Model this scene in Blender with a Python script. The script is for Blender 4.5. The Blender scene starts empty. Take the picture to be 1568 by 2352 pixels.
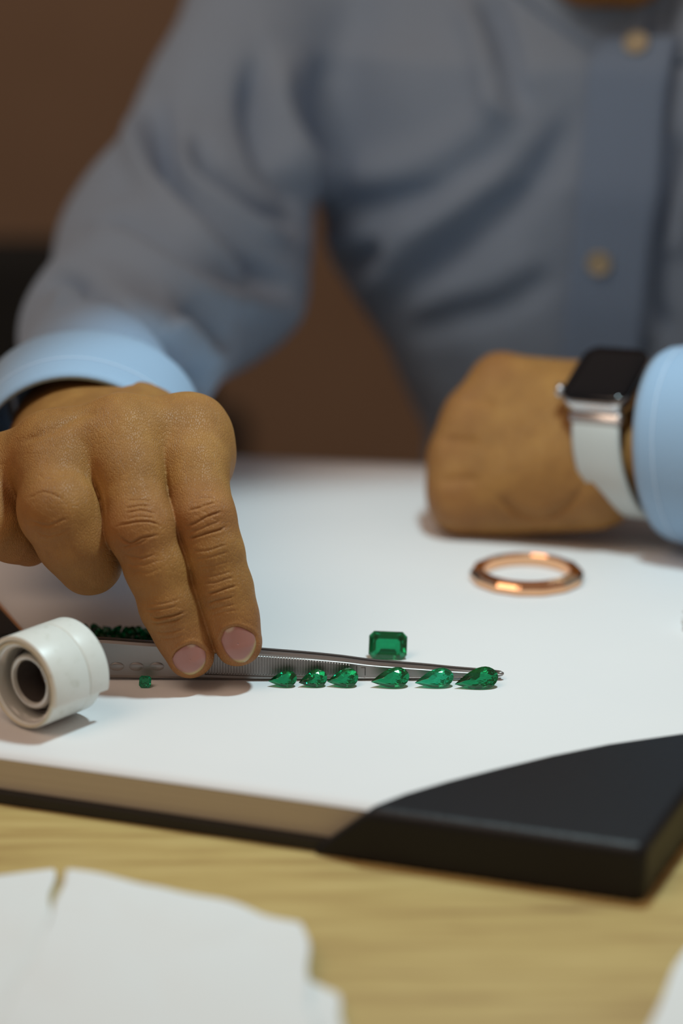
import bpy, math, random
import numpy as np
from mathutils import Vector, Matrix

# ------------------------------------------------------------------ camera
CX, CY, F = 784.0, 1176.0, 5533.0
PITCH = math.radians(16.6)
PADZ = 0.017                                  # height of the pad's paper above the desk
CAM = np.array([0.0, 0.0, PADZ + 0.33])
RIGHT = np.array([1.0, 0, 0]); UP = np.array([0, math.sin(PITCH), math.cos(PITCH)]); FWD = np.array([0, math.cos(PITCH), -math.sin(PITCH)])
S = bpy.context.scene
cam_data = bpy.data.cameras.new('camera'); cam = bpy.data.objects.new('camera', cam_data)
S.collection.objects.link(cam); S.camera = cam
cam.location = CAM; cam.rotation_euler = (math.pi/2 - PITCH, 0, 0)
cam_data.sensor_fit = 'VERTICAL'; cam_data.sensor_height = 36.0; cam_data.sensor_width = 24.0
cam_data.lens = 36.0 * F / 2352.0
cam_data.clip_start = 0.02; cam_data.clip_end = 50
cam_data.dof.use_dof = True; cam_data.dof.focus_distance = 0.928; cam_data.dof.aperture_fstop = 3.3

# ------------------------------------------------------------------ world, lights, exposure
W = bpy.data.worlds.new('world'); S.world = W; W.use_nodes = True
W.node_tree.nodes['Background'].inputs[0].default_value = (1.0, 0.70, 0.55, 1)
W.node_tree.nodes['Background'].inputs[1].default_value = 0.24
def area(name, loc, target, size, power, color, spread=180, shape='DISK', sy=None):
    l = bpy.data.lights.new(name, 'AREA'); l.shape = shape; l.size = size
    if sy: l.size_y = sy
    l.energy = power; l.color = color; l.spread = math.radians(spread)
    o = bpy.data.objects.new(name, l); S.collection.objects.link(o); o.location = loc
    o.rotation_euler = (Vector(target) - Vector(loc)).to_track_quat('-Z', 'Y').to_euler()
    return o
def spot(name, loc, target, power, color, angle, blend, radius):
    l = bpy.data.lights.new(name, 'SPOT'); l.energy = power; l.color = color; l.spot_size = math.radians(angle); l.spot_blend = blend; l.shadow_soft_size = radius
    o = bpy.data.objects.new(name, l); S.collection.objects.link(o); o.location = loc
    o.rotation_euler = (Vector(target) - Vector(loc)).to_track_quat('-Z', 'Y').to_euler()
    return o
spot('desk_lamp_light', (0.08, 0.87, 0.49), (0.065, 0.86, 0.0), 6.6, (0.71, 0.94, 1.0), 70, 0.18, 0.025)
area('front_fill_light', (-0.8, 0.25, 1.75), (0.0, 1.9, 0.2), 1.2, 10.0, (1.0, 0.74, 0.56), 180)  # added warm fill from the camera side, brightens the torso and wall
S.view_settings.view_transform = 'Standard'; S.view_settings.look = 'None'
S.view_settings.gamma = 1.0; S.view_settings.use_curve_mapping = False
S.view_settings.exposure = 0.0

# ------------------------------------------------------------------ geometry helpers
def P(px, py, d):
    """world point seen at photo pixel (px, py) at depth d (metres)"""
    return CAM + d * (FWD + RIGHT * (px - CX) / F + UP * (CY - py) / F)
def G(px, py, z=PADZ):
    """world point where the sight line of a pixel meets the level z"""
    v = FWD + RIGHT * (px - CX) / F + UP * (CY - py) / F
    return CAM + v * ((z - CAM[2]) / v[2])
def project(p):
    q = p - CAM; d = q @ FWD
    return CX + F * (q @ RIGHT) / d, CY - F * (q @ UP) / d, d
def norm(v): v = np.asarray(v, float); return v / np.linalg.norm(v)

def mesh_obj(name, verts, faces, mat, parent=None, smooth=True):
    me = bpy.data.meshes.new(name)
    verts = np.asarray(verts, np.float32)
    if isinstance(faces, np.ndarray):
        n, k = faces.shape
        me.vertices.add(len(verts)); me.vertices.foreach_set('co', verts.ravel())
        me.loops.add(n * k); me.loops.foreach_set('vertex_index', faces.astype(np.int32).ravel())
        me.polygons.add(n); me.polygons.foreach_set('loop_start', np.arange(0, n * k, k, dtype=np.int32))
        me.update(calc_edges=True); me.validate()
    else:
        me.from_pydata([tuple(map(float, v)) for v in verts], [], faces); me.update()
    me.polygons.foreach_set('use_smooth', [smooth] * len(me.polygons))
    o = bpy.data.objects.new(name, me); S.collection.objects.link(o)
    if mat: me.materials.append(mat)
    if parent: o.parent = parent
    return o
def tag(o, label=None, cat=None, group=None, kind=None):
    if label: o['label'] = label
    if cat: o['category'] = cat
    if group: o['group'] = group
    if kind: o['kind'] = kind
    return o
def empty(name, loc, label, cat, group=None):
    """an Empty at the thing's base; parts given in world coordinates are attached with attach()"""
    o = bpy.data.objects.new(name, None); S.collection.objects.link(o); o.location = tuple(map(float, loc)); o.empty_display_size = 0.02
    return tag(o, label, cat, group)
def attach(child, parent):
    child.parent = parent
    w = Matrix.Identity(4); q = parent
    while q: w = q.matrix_basis.copy() @ (q.matrix_parent_inverse @ w if q is not parent else w) if False else q.matrix_basis @ w; q = q.parent if False else None
    child.matrix_parent_inverse = Matrix.Translation(-Vector(parent.location))
    return child
def bevel(o, w, seg=2, angle=35):
    m = o.modifiers.new('bevel', 'BEVEL'); m.width = w; m.segments = seg; m.limit_method = 'ANGLE'; m.angle_limit = math.radians(angle); return o
def subsurf(o, n=1):
    m = o.modifiers.new('sub', 'SUBSURF'); m.levels = n; m.render_levels = n; return o
def solidify(o, t, off=0):
    m = o.modifiers.new('solid', 'SOLIDIFY'); m.thickness = t; m.offset = off; return o
def box(lo, hi):
    x0, y0, z0 = lo; x1, y1, z1 = hi
    v = [(x0,y0,z0),(x1,y0,z0),(x1,y1,z0),(x0,y1,z0),(x0,y0,z1),(x1,y0,z1),(x1,y1,z1),(x0,y1,z1)]
    return v, [(0,3,2,1),(4,5,6,7),(0,1,5,4),(1,2,6,5),(2,3,7,6),(3,0,4,7)]
def prism(poly, z0, z1):
    n = len(poly); v = [(p[0], p[1], z0) for p in poly] + [(p[0], p[1], z1) for p in poly]
    a = sum(poly[i][0]*poly[(i+1)%n][1]-poly[(i+1)%n][0]*poly[i][1] for i in range(n))
    f = [tuple(range(n, 2*n)), tuple(reversed(range(n)))] + [(i, (i+1)%n, n+(i+1)%n, n+i) for i in range(n)]
    if a < 0: f = [tuple(reversed(q)) for q in f]
    return v, f
def loft(rings, closed=True, caps=False):
    """rings: (m, n, 3) array -> vertices, quads"""
    R = np.asarray(rings, float); m, n, _ = R.shape
    f = []
    for i in range(m - 1):
        for j in range(n if closed else n - 1):
            k = (j + 1) % n
            f.append((i*n+j, i*n+k, (i+1)*n+k, (i+1)*n+j))
    if caps: f.append(tuple(reversed(range(n)))); f.append(tuple(range((m-1)*n, m*n)))
    return R.reshape(-1, 3), f
def join(parts):
    V, Fc, o = [], [], 0
    for v, f in parts:
        V += [tuple(map(float, q)) for q in v]; Fc += [tuple(i + o for i in q) for q in f]; o += len(v)
    return V, Fc
def frame_from(axis, ref=(0, 0, 1)):
    a = norm(axis); x = norm(np.cross(ref, a)); y = np.cross(a, x); return x, y, a
def tube(pts, r, n=12, caps=True):
    pts = [np.asarray(p, float) for p in pts]; rs = r if hasattr(r, '__len__') else [r] * len(pts)
    R = []; ref = np.array([0, 0, 1.0])
    if abs(norm(pts[-1] - pts[0])[2]) > 0.9: ref = np.array([0, 1.0, 0])
    for i, p in enumerate(pts):
        t = pts[min(i+1, len(pts)-1)] - pts[max(i-1, 0)]
        x, y, a = frame_from(t, ref)
        R.append([p + rs[i]*(math.cos(q)*x + math.sin(q)*y) for q in np.linspace(0, 2*math.pi, n, endpoint=False)])
    return loft(R, True, caps)

# ------------------------------------------------------------------ implicit-surface sculpting
def cap(p, a, b, ra, rb, flat=None, fs=1.0):
    a = np.asarray(a, np.float32); b = np.asarray(b, np.float32)
    pa = p - a; ba = b - a
    if flat is not None:
        n = np.asarray(flat, np.float32); 
        nb = ba - n * (ba @ n)
        q = pa @ n; qb = float(ba @ n)
        h = np.clip((pa @ ba) / (ba @ ba), 0, 1)
        w = pa - h[:, None] * ba
        wn = w @ n
        w = w + np.outer(wn * (1/fs - 1), n)
        return (np.sqrt((w * w).sum(1)) - (ra + (rb - ra) * h)) * min(1.0, fs)
    h = np.clip((pa @ ba) / (ba @ ba), 0, 1)
    w = pa - h[:, None] * ba
    return np.sqrt((w * w).sum(1)) - (ra + (rb - ra) * h)
def smin(a, b, k):
    h = np.maximum(k - np.abs(a - b), 0) / k
    return np.minimum(a, b) - h * h * k * 0.25
def smax(a, b, k): return -smin(-a, -b, k)
def feval(f, p, chunk=400000):
    p = np.asarray(p, np.float32); out = np.empty(len(p), np.float32)
    for i in range(0, len(p), chunk): out[i:i+chunk] = f(p[i:i+chunk])
    return out
def surface_nets(f, lo, hi, h):
    lo = np.asarray(lo, float); n = np.ceil((np.asarray(hi) - lo) / h).astype(int) + 1
    # coarse pass finds the blocks near the surface, fine pass fills them
    B = 6; nb = np.ceil(n / B).astype(int)
    n = nb * B + 1
    val = np.full(n, 1.0, np.float32)
    ci = np.stack(np.meshgrid(*[np.arange(k) for k in nb], indexing='ij'), -1).reshape(-1, 3)
    cc = lo + (ci * B + B/2) * h
    cv = feval(f, cc); near = np.abs(cv) < B * h * 1.25
    inside = ci[(~near) & (cv < 0)]
    for a in inside: val[a[0]*B:(a[0]+1)*B+1, a[1]*B:(a[1]+1)*B+1, a[2]*B:(a[2]+1)*B+1] = -1
    loc = np.stack(np.meshgrid(*[np.arange(B + 1)] * 3, indexing='ij'), -1).reshape(-1, 3)
    act = ci[near]
    idx = (act[:, None, :] * B + loc[None]).reshape(-1, 3)
    lin = np.unique((idx[:, 0] * n[1] + idx[:, 1]) * n[2] + idx[:, 2])
    ii = np.stack(np.unravel_index(lin, n), -1)
    val.reshape(-1)[lin] = feval(f, lo + ii * h)
    s = val < 0
    m = n - 1
    cnt = np.zeros(m, np.int8)
    for dx in (0, 1):
        for dy in (0, 1):
            for dz in (0, 1): cnt += s[dx:dx+m[0], dy:dy+m[1], dz:dz+m[2]]
    act = np.argwhere((cnt > 0) & (cnt < 8))
    vid = np.full(m, -1, np.int64); vid[tuple(act.T)] = np.arange(len(act))
    acc = np.zeros((len(act), 3)); num = np.zeros(len(act))
    C = [(0,0,0),(1,0,0),(0,1,0),(1,1,0),(0,0,1),(1,0,1),(0,1,1),(1,1,1)]
    E = [(0,1),(2,3),(4,5),(6,7),(0,2),(1,3),(4,6),(5,7),(0,4),(1,5),(2,6),(3,7)]
    for a, b in E:
        ca, cb = np.array(C[a]), np.array(C[b])
        va = val[tuple((act + ca).T)]; vb = val[tuple((act + cb).T)]
        x = (va < 0) != (vb < 0)
        t = va[x] / (va[x] - vb[x])
        acc[x] += ca + (cb - ca) * t[:, None]; num[x] += 1
    V = lo + (act + acc / num[:, None]) * h
    Q = []
    for ax in range(3):
        u, v = [(1, 2), (2, 0), (0, 1)][ax]
        sl0 = [slice(0, m[i]) for i in range(3)]; sl1 = list(sl0); sl1[ax] = slice(1, m[ax] + 1)
        a = s[tuple(sl0)]; b = s[tuple(sl1)]
        e = np.argwhere(a != b); e = e[(e[:, u] > 0) & (e[:, v] > 0)]
        flip = ~a[tuple(e.T)]
        du = np.zeros(3, int); du[u] = 1; dv = np.zeros(3, int); dv[v] = 1
        q = np.stack([vid[tuple((e - du - dv).T)], vid[tuple((e - dv).T)], vid[tuple(e.T)], vid[tuple((e - du).T)]], 1)
        q[flip] = q[flip][:, ::-1]; Q.append(q)
    Q = np.concatenate(Q); Q = Q[(Q >= 0).all(1)]
    return V, Q
def subdivide(V, Q):
    nv = len(V); e = np.concatenate([Q[:, [0,1]], Q[:, [1,2]], Q[:, [2,3]], Q[:, [3,0]]])
    es = np.sort(e, 1); key = es[:, 0] * nv + es[:, 1]
    uk, inv = np.unique(key, return_inverse=True)
    em = (V[uk // nv] + V[uk % nv]) / 2
    fm = V[Q].mean(1); nq = len(Q)
    ei = (nv + inv).reshape(4, nq); fi = nv + len(uk) + np.arange(nq)
    V2 = np.concatenate([V, em, fm])
    Q2 = np.concatenate([np.stack([Q[:, 0], ei[0], fi, ei[3]], 1), np.stack([ei[0], Q[:, 1], ei[1], fi], 1),
                         np.stack([fi, ei[1], Q[:, 2], ei[2]], 1), np.stack([ei[3], fi, ei[2], Q[:, 3]], 1)])
    return V2, Q2
def grad(f, p, e=3e-4):
    g = np.stack([feval(f, p + np.eye(3)[i] * e) - feval(f, p - np.eye(3)[i] * e) for i in range(3)], 1)
    return g / (np.linalg.norm(g, axis=1, keepdims=True) + 1e-12)
def snap(f, V, it=2, e=3e-4):
    g = grad(f, V, e)
    for _ in range(it): V = V - g * feval(f, V)[:, None]
    return V, g
def trace(f, px, py, d0=0.8, d1=1.6):
    """walk along sight lines until the surface f = 0"""
    px = np.atleast_1d(np.asarray(px, float)); py = np.atleast_1d(np.asarray(py, float))
    d = np.full(len(px), d0); v = FWD + np.outer((px - CX) / F, RIGHT) + np.outer((CY - py) / F, UP)
    for _ in range(90):
        d = np.minimum(d + np.maximum(feval(f, CAM + d[:, None] * v), -0.002) * 0.8, d1)
    return CAM + d[:, None] * v
def polyline_dist(x, y, pts):
    """signed distance (pixels) to a polyline, and position along it 0..1"""
    best = np.full(len(x), 1e9); sg = np.zeros(len(x)); tt = np.zeros(len(x))
    pts = np.asarray(pts, float); L = np.linalg.norm(np.diff(pts, axis=0), axis=1); cum = np.concatenate([[0], np.cumsum(L)]); tot = cum[-1]
    for i in range(len(pts) - 1):
        a, b = pts[i], pts[i+1]; ab = b - a
        h = np.clip(((x - a[0]) * ab[0] + (y - a[1]) * ab[1]) / (ab @ ab), 0, 1)
        dx = x - a[0] - h * ab[0]; dy = y - a[1] - h * ab[1]; d = np.hypot(dx, dy)
        m = d < best; best[m] = d[m]; sg[m] = np.sign(ab[0] * dy - ab[1] * dx)[m]; tt[m] = ((cum[i] + h * L[i]) / tot)[m]
    return best, sg, tt
def smooth_poly(pts, n=24):
    """Catmull-Rom resampling"""
    p = np.asarray(pts, float); p = np.vstack([2*p[0]-p[1], p, 2*p[-1]-p[-2]]); out = []
    k = len(p) - 3
    for s in np.linspace(0, k - 1e-6, n):
        i = int(s); t = s - i; a, b, c, d = p[i:i+4]
        out.append(0.5*((2*b) + (c-a)*t + (2*a-5*b+4*c-d)*t*t + (3*b-a-3*c+d)*t**3))
    return np.array(out)
rng = np.random.default_rng(7)
def vnoise(p, scale, seed=0):
    """smooth pseudo noise from a few sines"""
    r = np.random.default_rng(seed); o = np.zeros(len(p))
    for _ in range(7):
        w = r.normal(size=3); w *= (0.6 + r.random()) * scale / np.linalg.norm(w)
        o += np.sin(p @ w + r.random() * 6.28)
    return o / 3.5

# ------------------------------------------------------------------ materials
class Mat:
    def __init__(s, name, color=(0.8,0.8,0.8), rough=0.5, metal=0.0, **kw):
        m = bpy.data.materials.new(name); m.use_nodes = True; s.m = m; s.t = m.node_tree; s.b = s.t.nodes['Principled BSDF']
        s.b.inputs['Base Color'].default_value = (*color, 1); s.b.inputs['Roughness'].default_value = rough; s.b.inputs['Metallic'].default_value = metal
        for k, v in kw.items(): s.b.inputs[k.replace('_', ' ')].default_value = v
    def n(s, typ, **kw):
        x = s.t.nodes.new(typ)
        for k, v in kw.items():
            if k.startswith('i_'): x.inputs[k[2:].replace('_', ' ')].default_value = v
            else: setattr(x, k, v)
        return x
    def l(s, a, b): s.t.links.new(a, b)
    def coords(s, scale=(1,1,1), rot=(0,0,0), kind='Object'):
        c = s.n('ShaderNodeTexCoord'); mp = s.n('ShaderNodeMapping'); mp.inputs['Scale'].default_value = scale; mp.inputs['Rotation'].default_value = rot
        s.l(c.outputs[kind], mp.inputs['Vector']); return mp.outputs[0]
    def noise(s, vec, scale, detail=3, rough=0.5, dist=0.0):
        x = s.n('ShaderNodeTexNoise'); x.inputs['Scale'].default_value = scale; x.inputs['Detail'].default_value = detail
        x.inputs['Roughness'].default_value = rough; x.inputs['Distortion'].default_value = dist; s.l(vec, x.inputs['Vector']); return x.outputs['Fac']
    def ramp(s, fac, stops):
        x = s.n('ShaderNodeValToRGB'); e = x.color_ramp.elements
        while len(e) < len(stops): e.new(0.5)
        for q, (p, c) in zip(e, stops): q.position = p; q.color = (*c, 1)
        s.l(fac, x.inputs[0]); return x.outputs[0]
    def color(s, sock): s.l(sock, s.b.inputs['Base Color'])
    def bump(s, h, strength=0.3, dist=0.001, prev=None):
        x = s.n('ShaderNodeBump'); x.inputs['Strength'].default_value = strength; x.inputs['Distance'].default_value = dist
        s.l(h, x.inputs['Height'])
        if prev is not None: s.l(prev, x.inputs['Normal'])
        s.l(x.outputs[0], s.b.inputs['Normal']); return x.outputs[0]
def m_simple(name, *a, **k): return Mat(name, *a, **k).m

# wall
w = Mat('brown_wall', (0.085, 0.055, 0.034), 0.85); c = w.coords((3,3,3)); w.color(w.ramp(w.noise(c, 2.0), [(0.3, (0.29,0.205,0.138)), (0.7, (0.32,0.23,0.157))])); w.bump(w.noise(c, 60), 0.15, 0.002); M_WALL = w.m
w = Mat('floor_boards', (0.12, 0.075, 0.045), 0.6); c = w.coords((1,8,1)); w.color(w.ramp(w.noise(c, 3.0, 5), [(0.3, (0.085,0.05,0.03)), (0.7, (0.13,0.085,0.05))])); M_FLOOR = w.m
# oak
w = Mat('light_oak', rough=0.45)
c = w.coords((3.2, 40, 40), (0, 0, math.radians(9)))
n1 = w.noise(c, 3.4, 6, 0.6, 0.35); c2 = w.coords((5, 90, 90), (0, 0, math.radians(9))); n2 = w.noise(c2, 4.0, 4, 0.6)
mx = w.n('ShaderNodeMath', operation='MULTIPLY_ADD'); w.l(n2, mx.inputs[0]); mx.inputs[1].default_value = 0.35; w.l(n1, mx.inputs[2])
w.color(w.ramp(mx.outputs[0], [(0.42, (0.27,0.16,0.055)), (0.55, (0.44,0.30,0.11)), (0.70, (0.54,0.40,0.15)), (0.9, (0.60,0.46,0.19))]))
w.bump(n1, 0.12, 0.001); M_OAK = w.m
# papers
w = Mat('white_paper', (0.80, 0.80, 0.80), 0.75); c = w.coords((1,1,1)); w.color(w.ramp(w.noise(c, 9, 3), [(0.3, (0.775,0.78,0.785)), (0.7, (0.81,0.81,0.81))])); w.bump(w.noise(c, 900, 3), 0.06, 0.0004); M_PAPER = w.m
w = Mat('page_edges', (0.50, 0.46, 0.37), 0.85); c = w.coords((1,1,900)); w.color(w.ramp(w.noise(c, 3, 2), [(0.3, (0.47,0.43,0.34)), (0.7, (0.56,0.52,0.42))])); M_EDGE = w.m
M_BLACKBOARD = m_simple('black_board', (0.012,0.011,0.011), 0.6)
w = Mat('black_leather', (0.009,0.009,0.011), 0.46); c = w.coords((1,1,1)); v = w.n('ShaderNodeTexVoronoi'); v.inputs['Scale'].default_value = 700; w.l(c, v.inputs['Vector']); w.bump(v.outputs['Distance'], 0.25, 0.0004); w.b.inputs['Specular IOR Level'].default_value = 0.3; M_LEATHER = w.m
w = Mat('tissue_paper', (0.80, 0.83, 0.83), 0.8); c = w.coords((1,1,1)); w.bump(w.noise(c, 120, 4), 0.3, 0.002); w.b.inputs['Transmission Weight'].default_value = 0.0; M_TISSUE = w.m
# skin
def skin(name):
    w = Mat(name, rough=0.5)
    c = w.coords((1,1,1)); n = w.noise(c, 70, 5, 0.6); n2 = w.noise(c, 700, 3, 0.6)
    a = w.n('ShaderNodeAttribute', attribute_name='flush')
    base = w.ramp(n, [(0.3, (0.275,0.130,0.038)), (0.55, (0.335,0.163,0.047)), (0.75, (0.39,0.20,0.057))])
    mx = w.n('ShaderNodeMix', data_type='RGBA', blend_type='MIX'); w.l(a.outputs['Fac'], mx.inputs[0]); w.l(base, mx.inputs[6]); mx.inputs[7].default_value = (0.29, 0.095, 0.038, 1)
    w.color(mx.outputs[2])
    w.b.inputs['Subsurface Weight'].default_value = 0.10; w.b.inputs['Subsurface Scale'].default_value = 0.0025
    w.b.inputs['Subsurface Radius'].default_value = (1.0, 0.35, 0.18); w.b.inputs['Specular IOR Level'].default_value = 0.24
    v = w.n('ShaderNodeTexVoronoi', feature='DISTANCE_TO_EDGE'); v.inputs['Scale'].default_value = 950
    cc = w.coords((1.6, 0.8, 0.55)); w.l(cc, v.inputs['Vector'])
    r = w.ramp(v.outputs['Distance'], [(0.0, (0,0,0)), (0.16, (1,1,1))])
    p = w.bump(r, 0.5, 0.0003)
    p = w.bump(w.noise(c, 1700, 3), 0.25, 0.0002, p)
    w.bump(w.noise(c, 260, 4), 0.35, 0.0005, p)
    return w.m
M_SKIN = skin('skin')
w = Mat('nail', rough=0.28); a = w.n('ShaderNodeVertexColor', layer_name='Col'); w.color(a.outputs[0]); w.b.inputs['Subsurface Weight'].default_value = 0.15; w.b.inputs['Subsurface Scale'].default_value = 0.002; w.bump(w.noise(w.coords((1,1,1)), 900, 2), 0.08, 0.0002); M_NAIL = w.m
# shirt
def cloth(name, col, weave=2600):
    w = Mat(name, col, 0.85); w.b.inputs['Sheen Weight'].default_value = 0.1
    c = w.coords((1,1,1), (0.5, 0.3, 0.785))
    wv = w.n('ShaderNodeTexWave', bands_direction='X'); wv.inputs['Scale'].default_value = weave / 6.28; wv.inputs['Distortion'].default_value = 1.0; wv.inputs['Detail Scale'].default_value = 3; w.l(c, wv.inputs['Vector'])
    lo = tuple(x * 0.86 for x in col); w.color(w.ramp(wv.outputs['Fac'], [(0.2, lo), (0.8, col)]))
    w.bump(wv.outputs['Fac'], 0.25, 0.0003)
    return w.m
M_SHIRT = cloth('blue_shirt_twill', (0.31, 0.45, 0.64), 2826)
M_CUFF = cloth('blue_cuff_twill', (0.31, 0.46, 0.64), 2826)
M_PLACKET = cloth('blue_placket_twill', (0.24, 0.38, 0.60), 2826)
M_BUTTON = m_simple('shirt_button', (0.52, 0.50, 0.36), 0.35)
M_STITCH = m_simple('stitch_thread', (0.50, 0.64, 0.80), 0.8)
# metals, plastics
w = Mat('brushed_steel', (0.30,0.275,0.262), 0.46, 1.0); c = w.coords((4,40,40)); w.bump(w.noise(c, 60, 4), 0.12, 0.0003); M_STEEL = w.m
M_STEEL_DARK = m_simple('steel_engraving', (0.14,0.13,0.125), 0.45, 0.8)
M_GOLD = m_simple('rose_gold', (0.90, 0.52, 0.30), 0.12, 1.0)
M_WATCHCASE = m_simple('aluminium_case', (0.62,0.62,0.63), 0.25, 1.0)
M_SCREEN = m_simple('black_glass', (0.005,0.005,0.006), 0.08, 0.0, Specular_IOR_Level=0.25)
w = Mat('band_weave', (0.52,0.54,0.52), 0.5, 0.15); M_BAND = w.m
w = Mat('white_plastic', (0.74,0.78,0.74), 0.38); c = w.coords((1,1,1)); w.color(w.ramp(w.noise(c, 180, 4, 0.7), [(0.28, (0.60,0.62,0.55)), (0.42, (0.74,0.77,0.73)), (0.8, (0.77,0.80,0.765))])); w.bump(w.noise(c, 500, 2), 0.05, 0.0003); M_PLASTIC = w.m
M_PLASTIC_IN = m_simple('clear_grey_plastic', (0.50,0.50,0.46), 0.25, Transmission_Weight=0.35)
M_IVORY = m_simple('ivory_rim', (0.62,0.58,0.44), 0.35)
M_GLASS = m_simple('lens_glass', (0.95,0.97,0.95), 0.01, Transmission_Weight=1.0, IOR=1.5)
M_DARKRING = m_simple('dark_ring', (0.06,0.05,0.045), 0.4)
M_CASE = m_simple('black_case', (0.01,0.01,0.009), 0.4)
M_TAN = m_simple('tan_edge', (0.45,0.22,0.09), 0.6)
M_CHAIR = m_simple('chair_fabric', (0.012,0.016,0.018), 0.9)
M_HAIR = m_simple('dark_hair', (0.015,0.011,0.008), 0.5)
def gem_mat(name, c_glass, c_body, body=0.3, seed=0.0):
    w = Mat(name, c_glass, 0.015, Transmission_Weight=1.0, IOR=1.58)
    d = w.n('ShaderNodeBsdfTranslucent'); d.inputs[0].default_value = (*c_body, 1)
    d2 = w.n('ShaderNodeBsdfDiffuse'); d2.inputs[0].default_value = (*c_body, 1)
    a1 = w.n('ShaderNodeMixShader'); a1.inputs[0].default_value = 0.5; w.l(d.outputs[0], a1.inputs[1]); w.l(d2.outputs[0], a1.inputs[2])
    mix = w.n('ShaderNodeMixShader')
    c = w.coords((1,1,1)); nn = w.noise(c, 420, 5, 0.7, 1.5)
    r = w.ramp(nn, [(0.35, (body*0.5,)*3), (0.7, (min(1, body*1.6),)*3)]); w.l(r, mix.inputs[0])
    w.l(w.b.outputs[0], mix.inputs[1]); w.l(a1.outputs[0], mix.inputs[2]); w.l(mix.outputs[0], w.t.nodes['Material Output'].inputs['Surface'])
    return w.m
M_EM = [gem_mat('emerald_%d' % i, g, b, k) for i, (g, b, k) in enumerate([((0.004,0.34,0.13),(0.0,0.16,0.055),0.09), ((0.02,0.52,0.26),(0.0,0.30,0.14),0.14), ((0.005,0.38,0.15),(0.0,0.20,0.07),0.11)])]
M_EMDARK = gem_mat('dark_emerald', (0.01,0.32,0.12), (0.0,0.10,0.04), 0.25)

# ------------------------------------------------------------------ setting
v, f = box((-3, 2.7, -0.75), (3, 2.8, 2.2)); tag(mesh_obj('wall_back', v, f, M_WALL, smooth=False), kind='structure')
v, f = box((-3, -1.5, -0.80), (3, 2.8, -0.75)); tag(mesh_obj('floor', v, f, M_FLOOR, smooth=False), kind='structure')
v, f = box((-3, 2.685, -0.75), (3, 2.70, -0.66)); tag(mesh_obj('baseboard_back', v, f, m_simple('baseboard_paint', (0.10,0.07,0.05), 0.5), smooth=False), kind='structure')

# ------------------------------------------------------------------ desk
fl = G(530, 1112, 0); fr = G(950, 1131, 0); dirf = norm(fr - fl)
def far_y(x, off=0.0): return fl[1] + (x - fl[0]) * dirf[1] / dirf[0] + off
desk = empty('desk', (0, 0.8, -0.75), 'light oak desk under the drawing pad', 'desk')
poly = [(-0.85, 0.25), (0.85, 0.25), (0.85, far_y(0.85, 0.0)), (-0.85, far_y(-0.85, 0.0))]
v, f = prism(poly, -0.028, 0.0); attach(bevel(mesh_obj('desktop', v, f, M_OAK, smooth=False), 0.002), desk)
for sx in (-1, 1):
    for yy in (0.35, far_y(sx*0.78) - 0.06):
        v, f = box((sx*0.78-0.025, yy-0.025, -0.75), (sx*0.78+0.025, yy+0.025, -0.028)); attach(mesh_obj('leg', v, f, M_OAK, smooth=False), desk)

# ------------------------------------------------------------------ desk pad
pad = empty('desk_pad', G(1000, 1700, 0), 'large white paper desk pad with black leather corner on the oak desk', 'desk pad')
c0 = G(1466, 2068, 0)[:2]; a0 = G(740, 1968, 0)[:2]; l0 = G(0, 1848, 0)[:2]; r0 = G(1566, 1925, 0)[:2]
uf = norm((a0 - c0)); uf = norm(l0 - c0); ur = norm(r0 - c0)      # along the front edge (to the left), along the right edge (away)
farL, farR = np.array([-0.32, far_y(-0.32, -0.003)]), None
def isect(p, d, q, e):
    A = np.array([[d[0], -e[0]], [d[1], -e[1]]]); t = np.linalg.solve(A, q - p); return p + d * t[0]
fdir = dirf[:2] / np.linalg.norm(dirf[:2])
cFR = isect(c0, ur, fl[:2] - [0, 0.003], fdir); cFL = cFR - fdir * 0.72; cNL = c0 + uf * 0.66
ctr = (c0 + cFR + cFL + cNL) / 4
def inset(p, d): return p + norm(ctr - p) * d
v, f = prism([tuple(q) for q in (c0, cFR, cFL, cNL)], 0.0, 0.0048)
attach(bevel(mesh_obj('backing_board', v, f, M_BLACKBOARD, smooth=False), 0.0006), pad)
# page block: grid so that the sheets can sag a little at the front
ii = [inset(q, 0.006) for q in (cNL, c0, cFR, cFL)]
nu, nv = 60, 44; top = np.zeros((nv, nu, 3)); 
for j in range(nv):
    t = j / (nv - 1)
    for i in range(nu):
        s = i / (nu - 1); q = (ii[0]*(1-s) + ii[1]*s)*(1-t) + (ii[3]*(1-s) + ii[2]*s)*t
        edge = math.exp(-t * 9); z = PADZ - 0.0002 + 0.0006 * edge * math.sin(s * 7.0 + 1.2) - 0.0014 * edge * max(0, (s - 0.55)) * 2.2
        top[j, i] = (q[0], q[1], z)
V = list(top.reshape(-1, 3)); Fq = [(j*nu+i, j*nu+i+1, (j+1)*nu+i+1, (j+1)*nu+i) for j in range(nv-1) for i in range(nu-1)]
o_top = mesh_obj('top_sheet', V, Fq, M_PAPER); attach(solidify(o_top, 0.0002, 1), pad)
loop = [(0, i) for i in range(nu)] + [(j, nu-1) for j in range(1, nv)] + [(nv-1, i) for i in range(nu-2, -1, -1)] + [(j, 0) for j in range(nv-2, 0, -1)]
R = [[(top[a][0], top[a][1], 0.0048) for a in loop], [(top[a][0], top[a][1], top[a][2] - 0.0004) for a in loop]]
v, f = loft(R, True, True); attach(mesh_obj('page_block', v, f, M_EDGE, smooth=False), pad)
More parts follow.
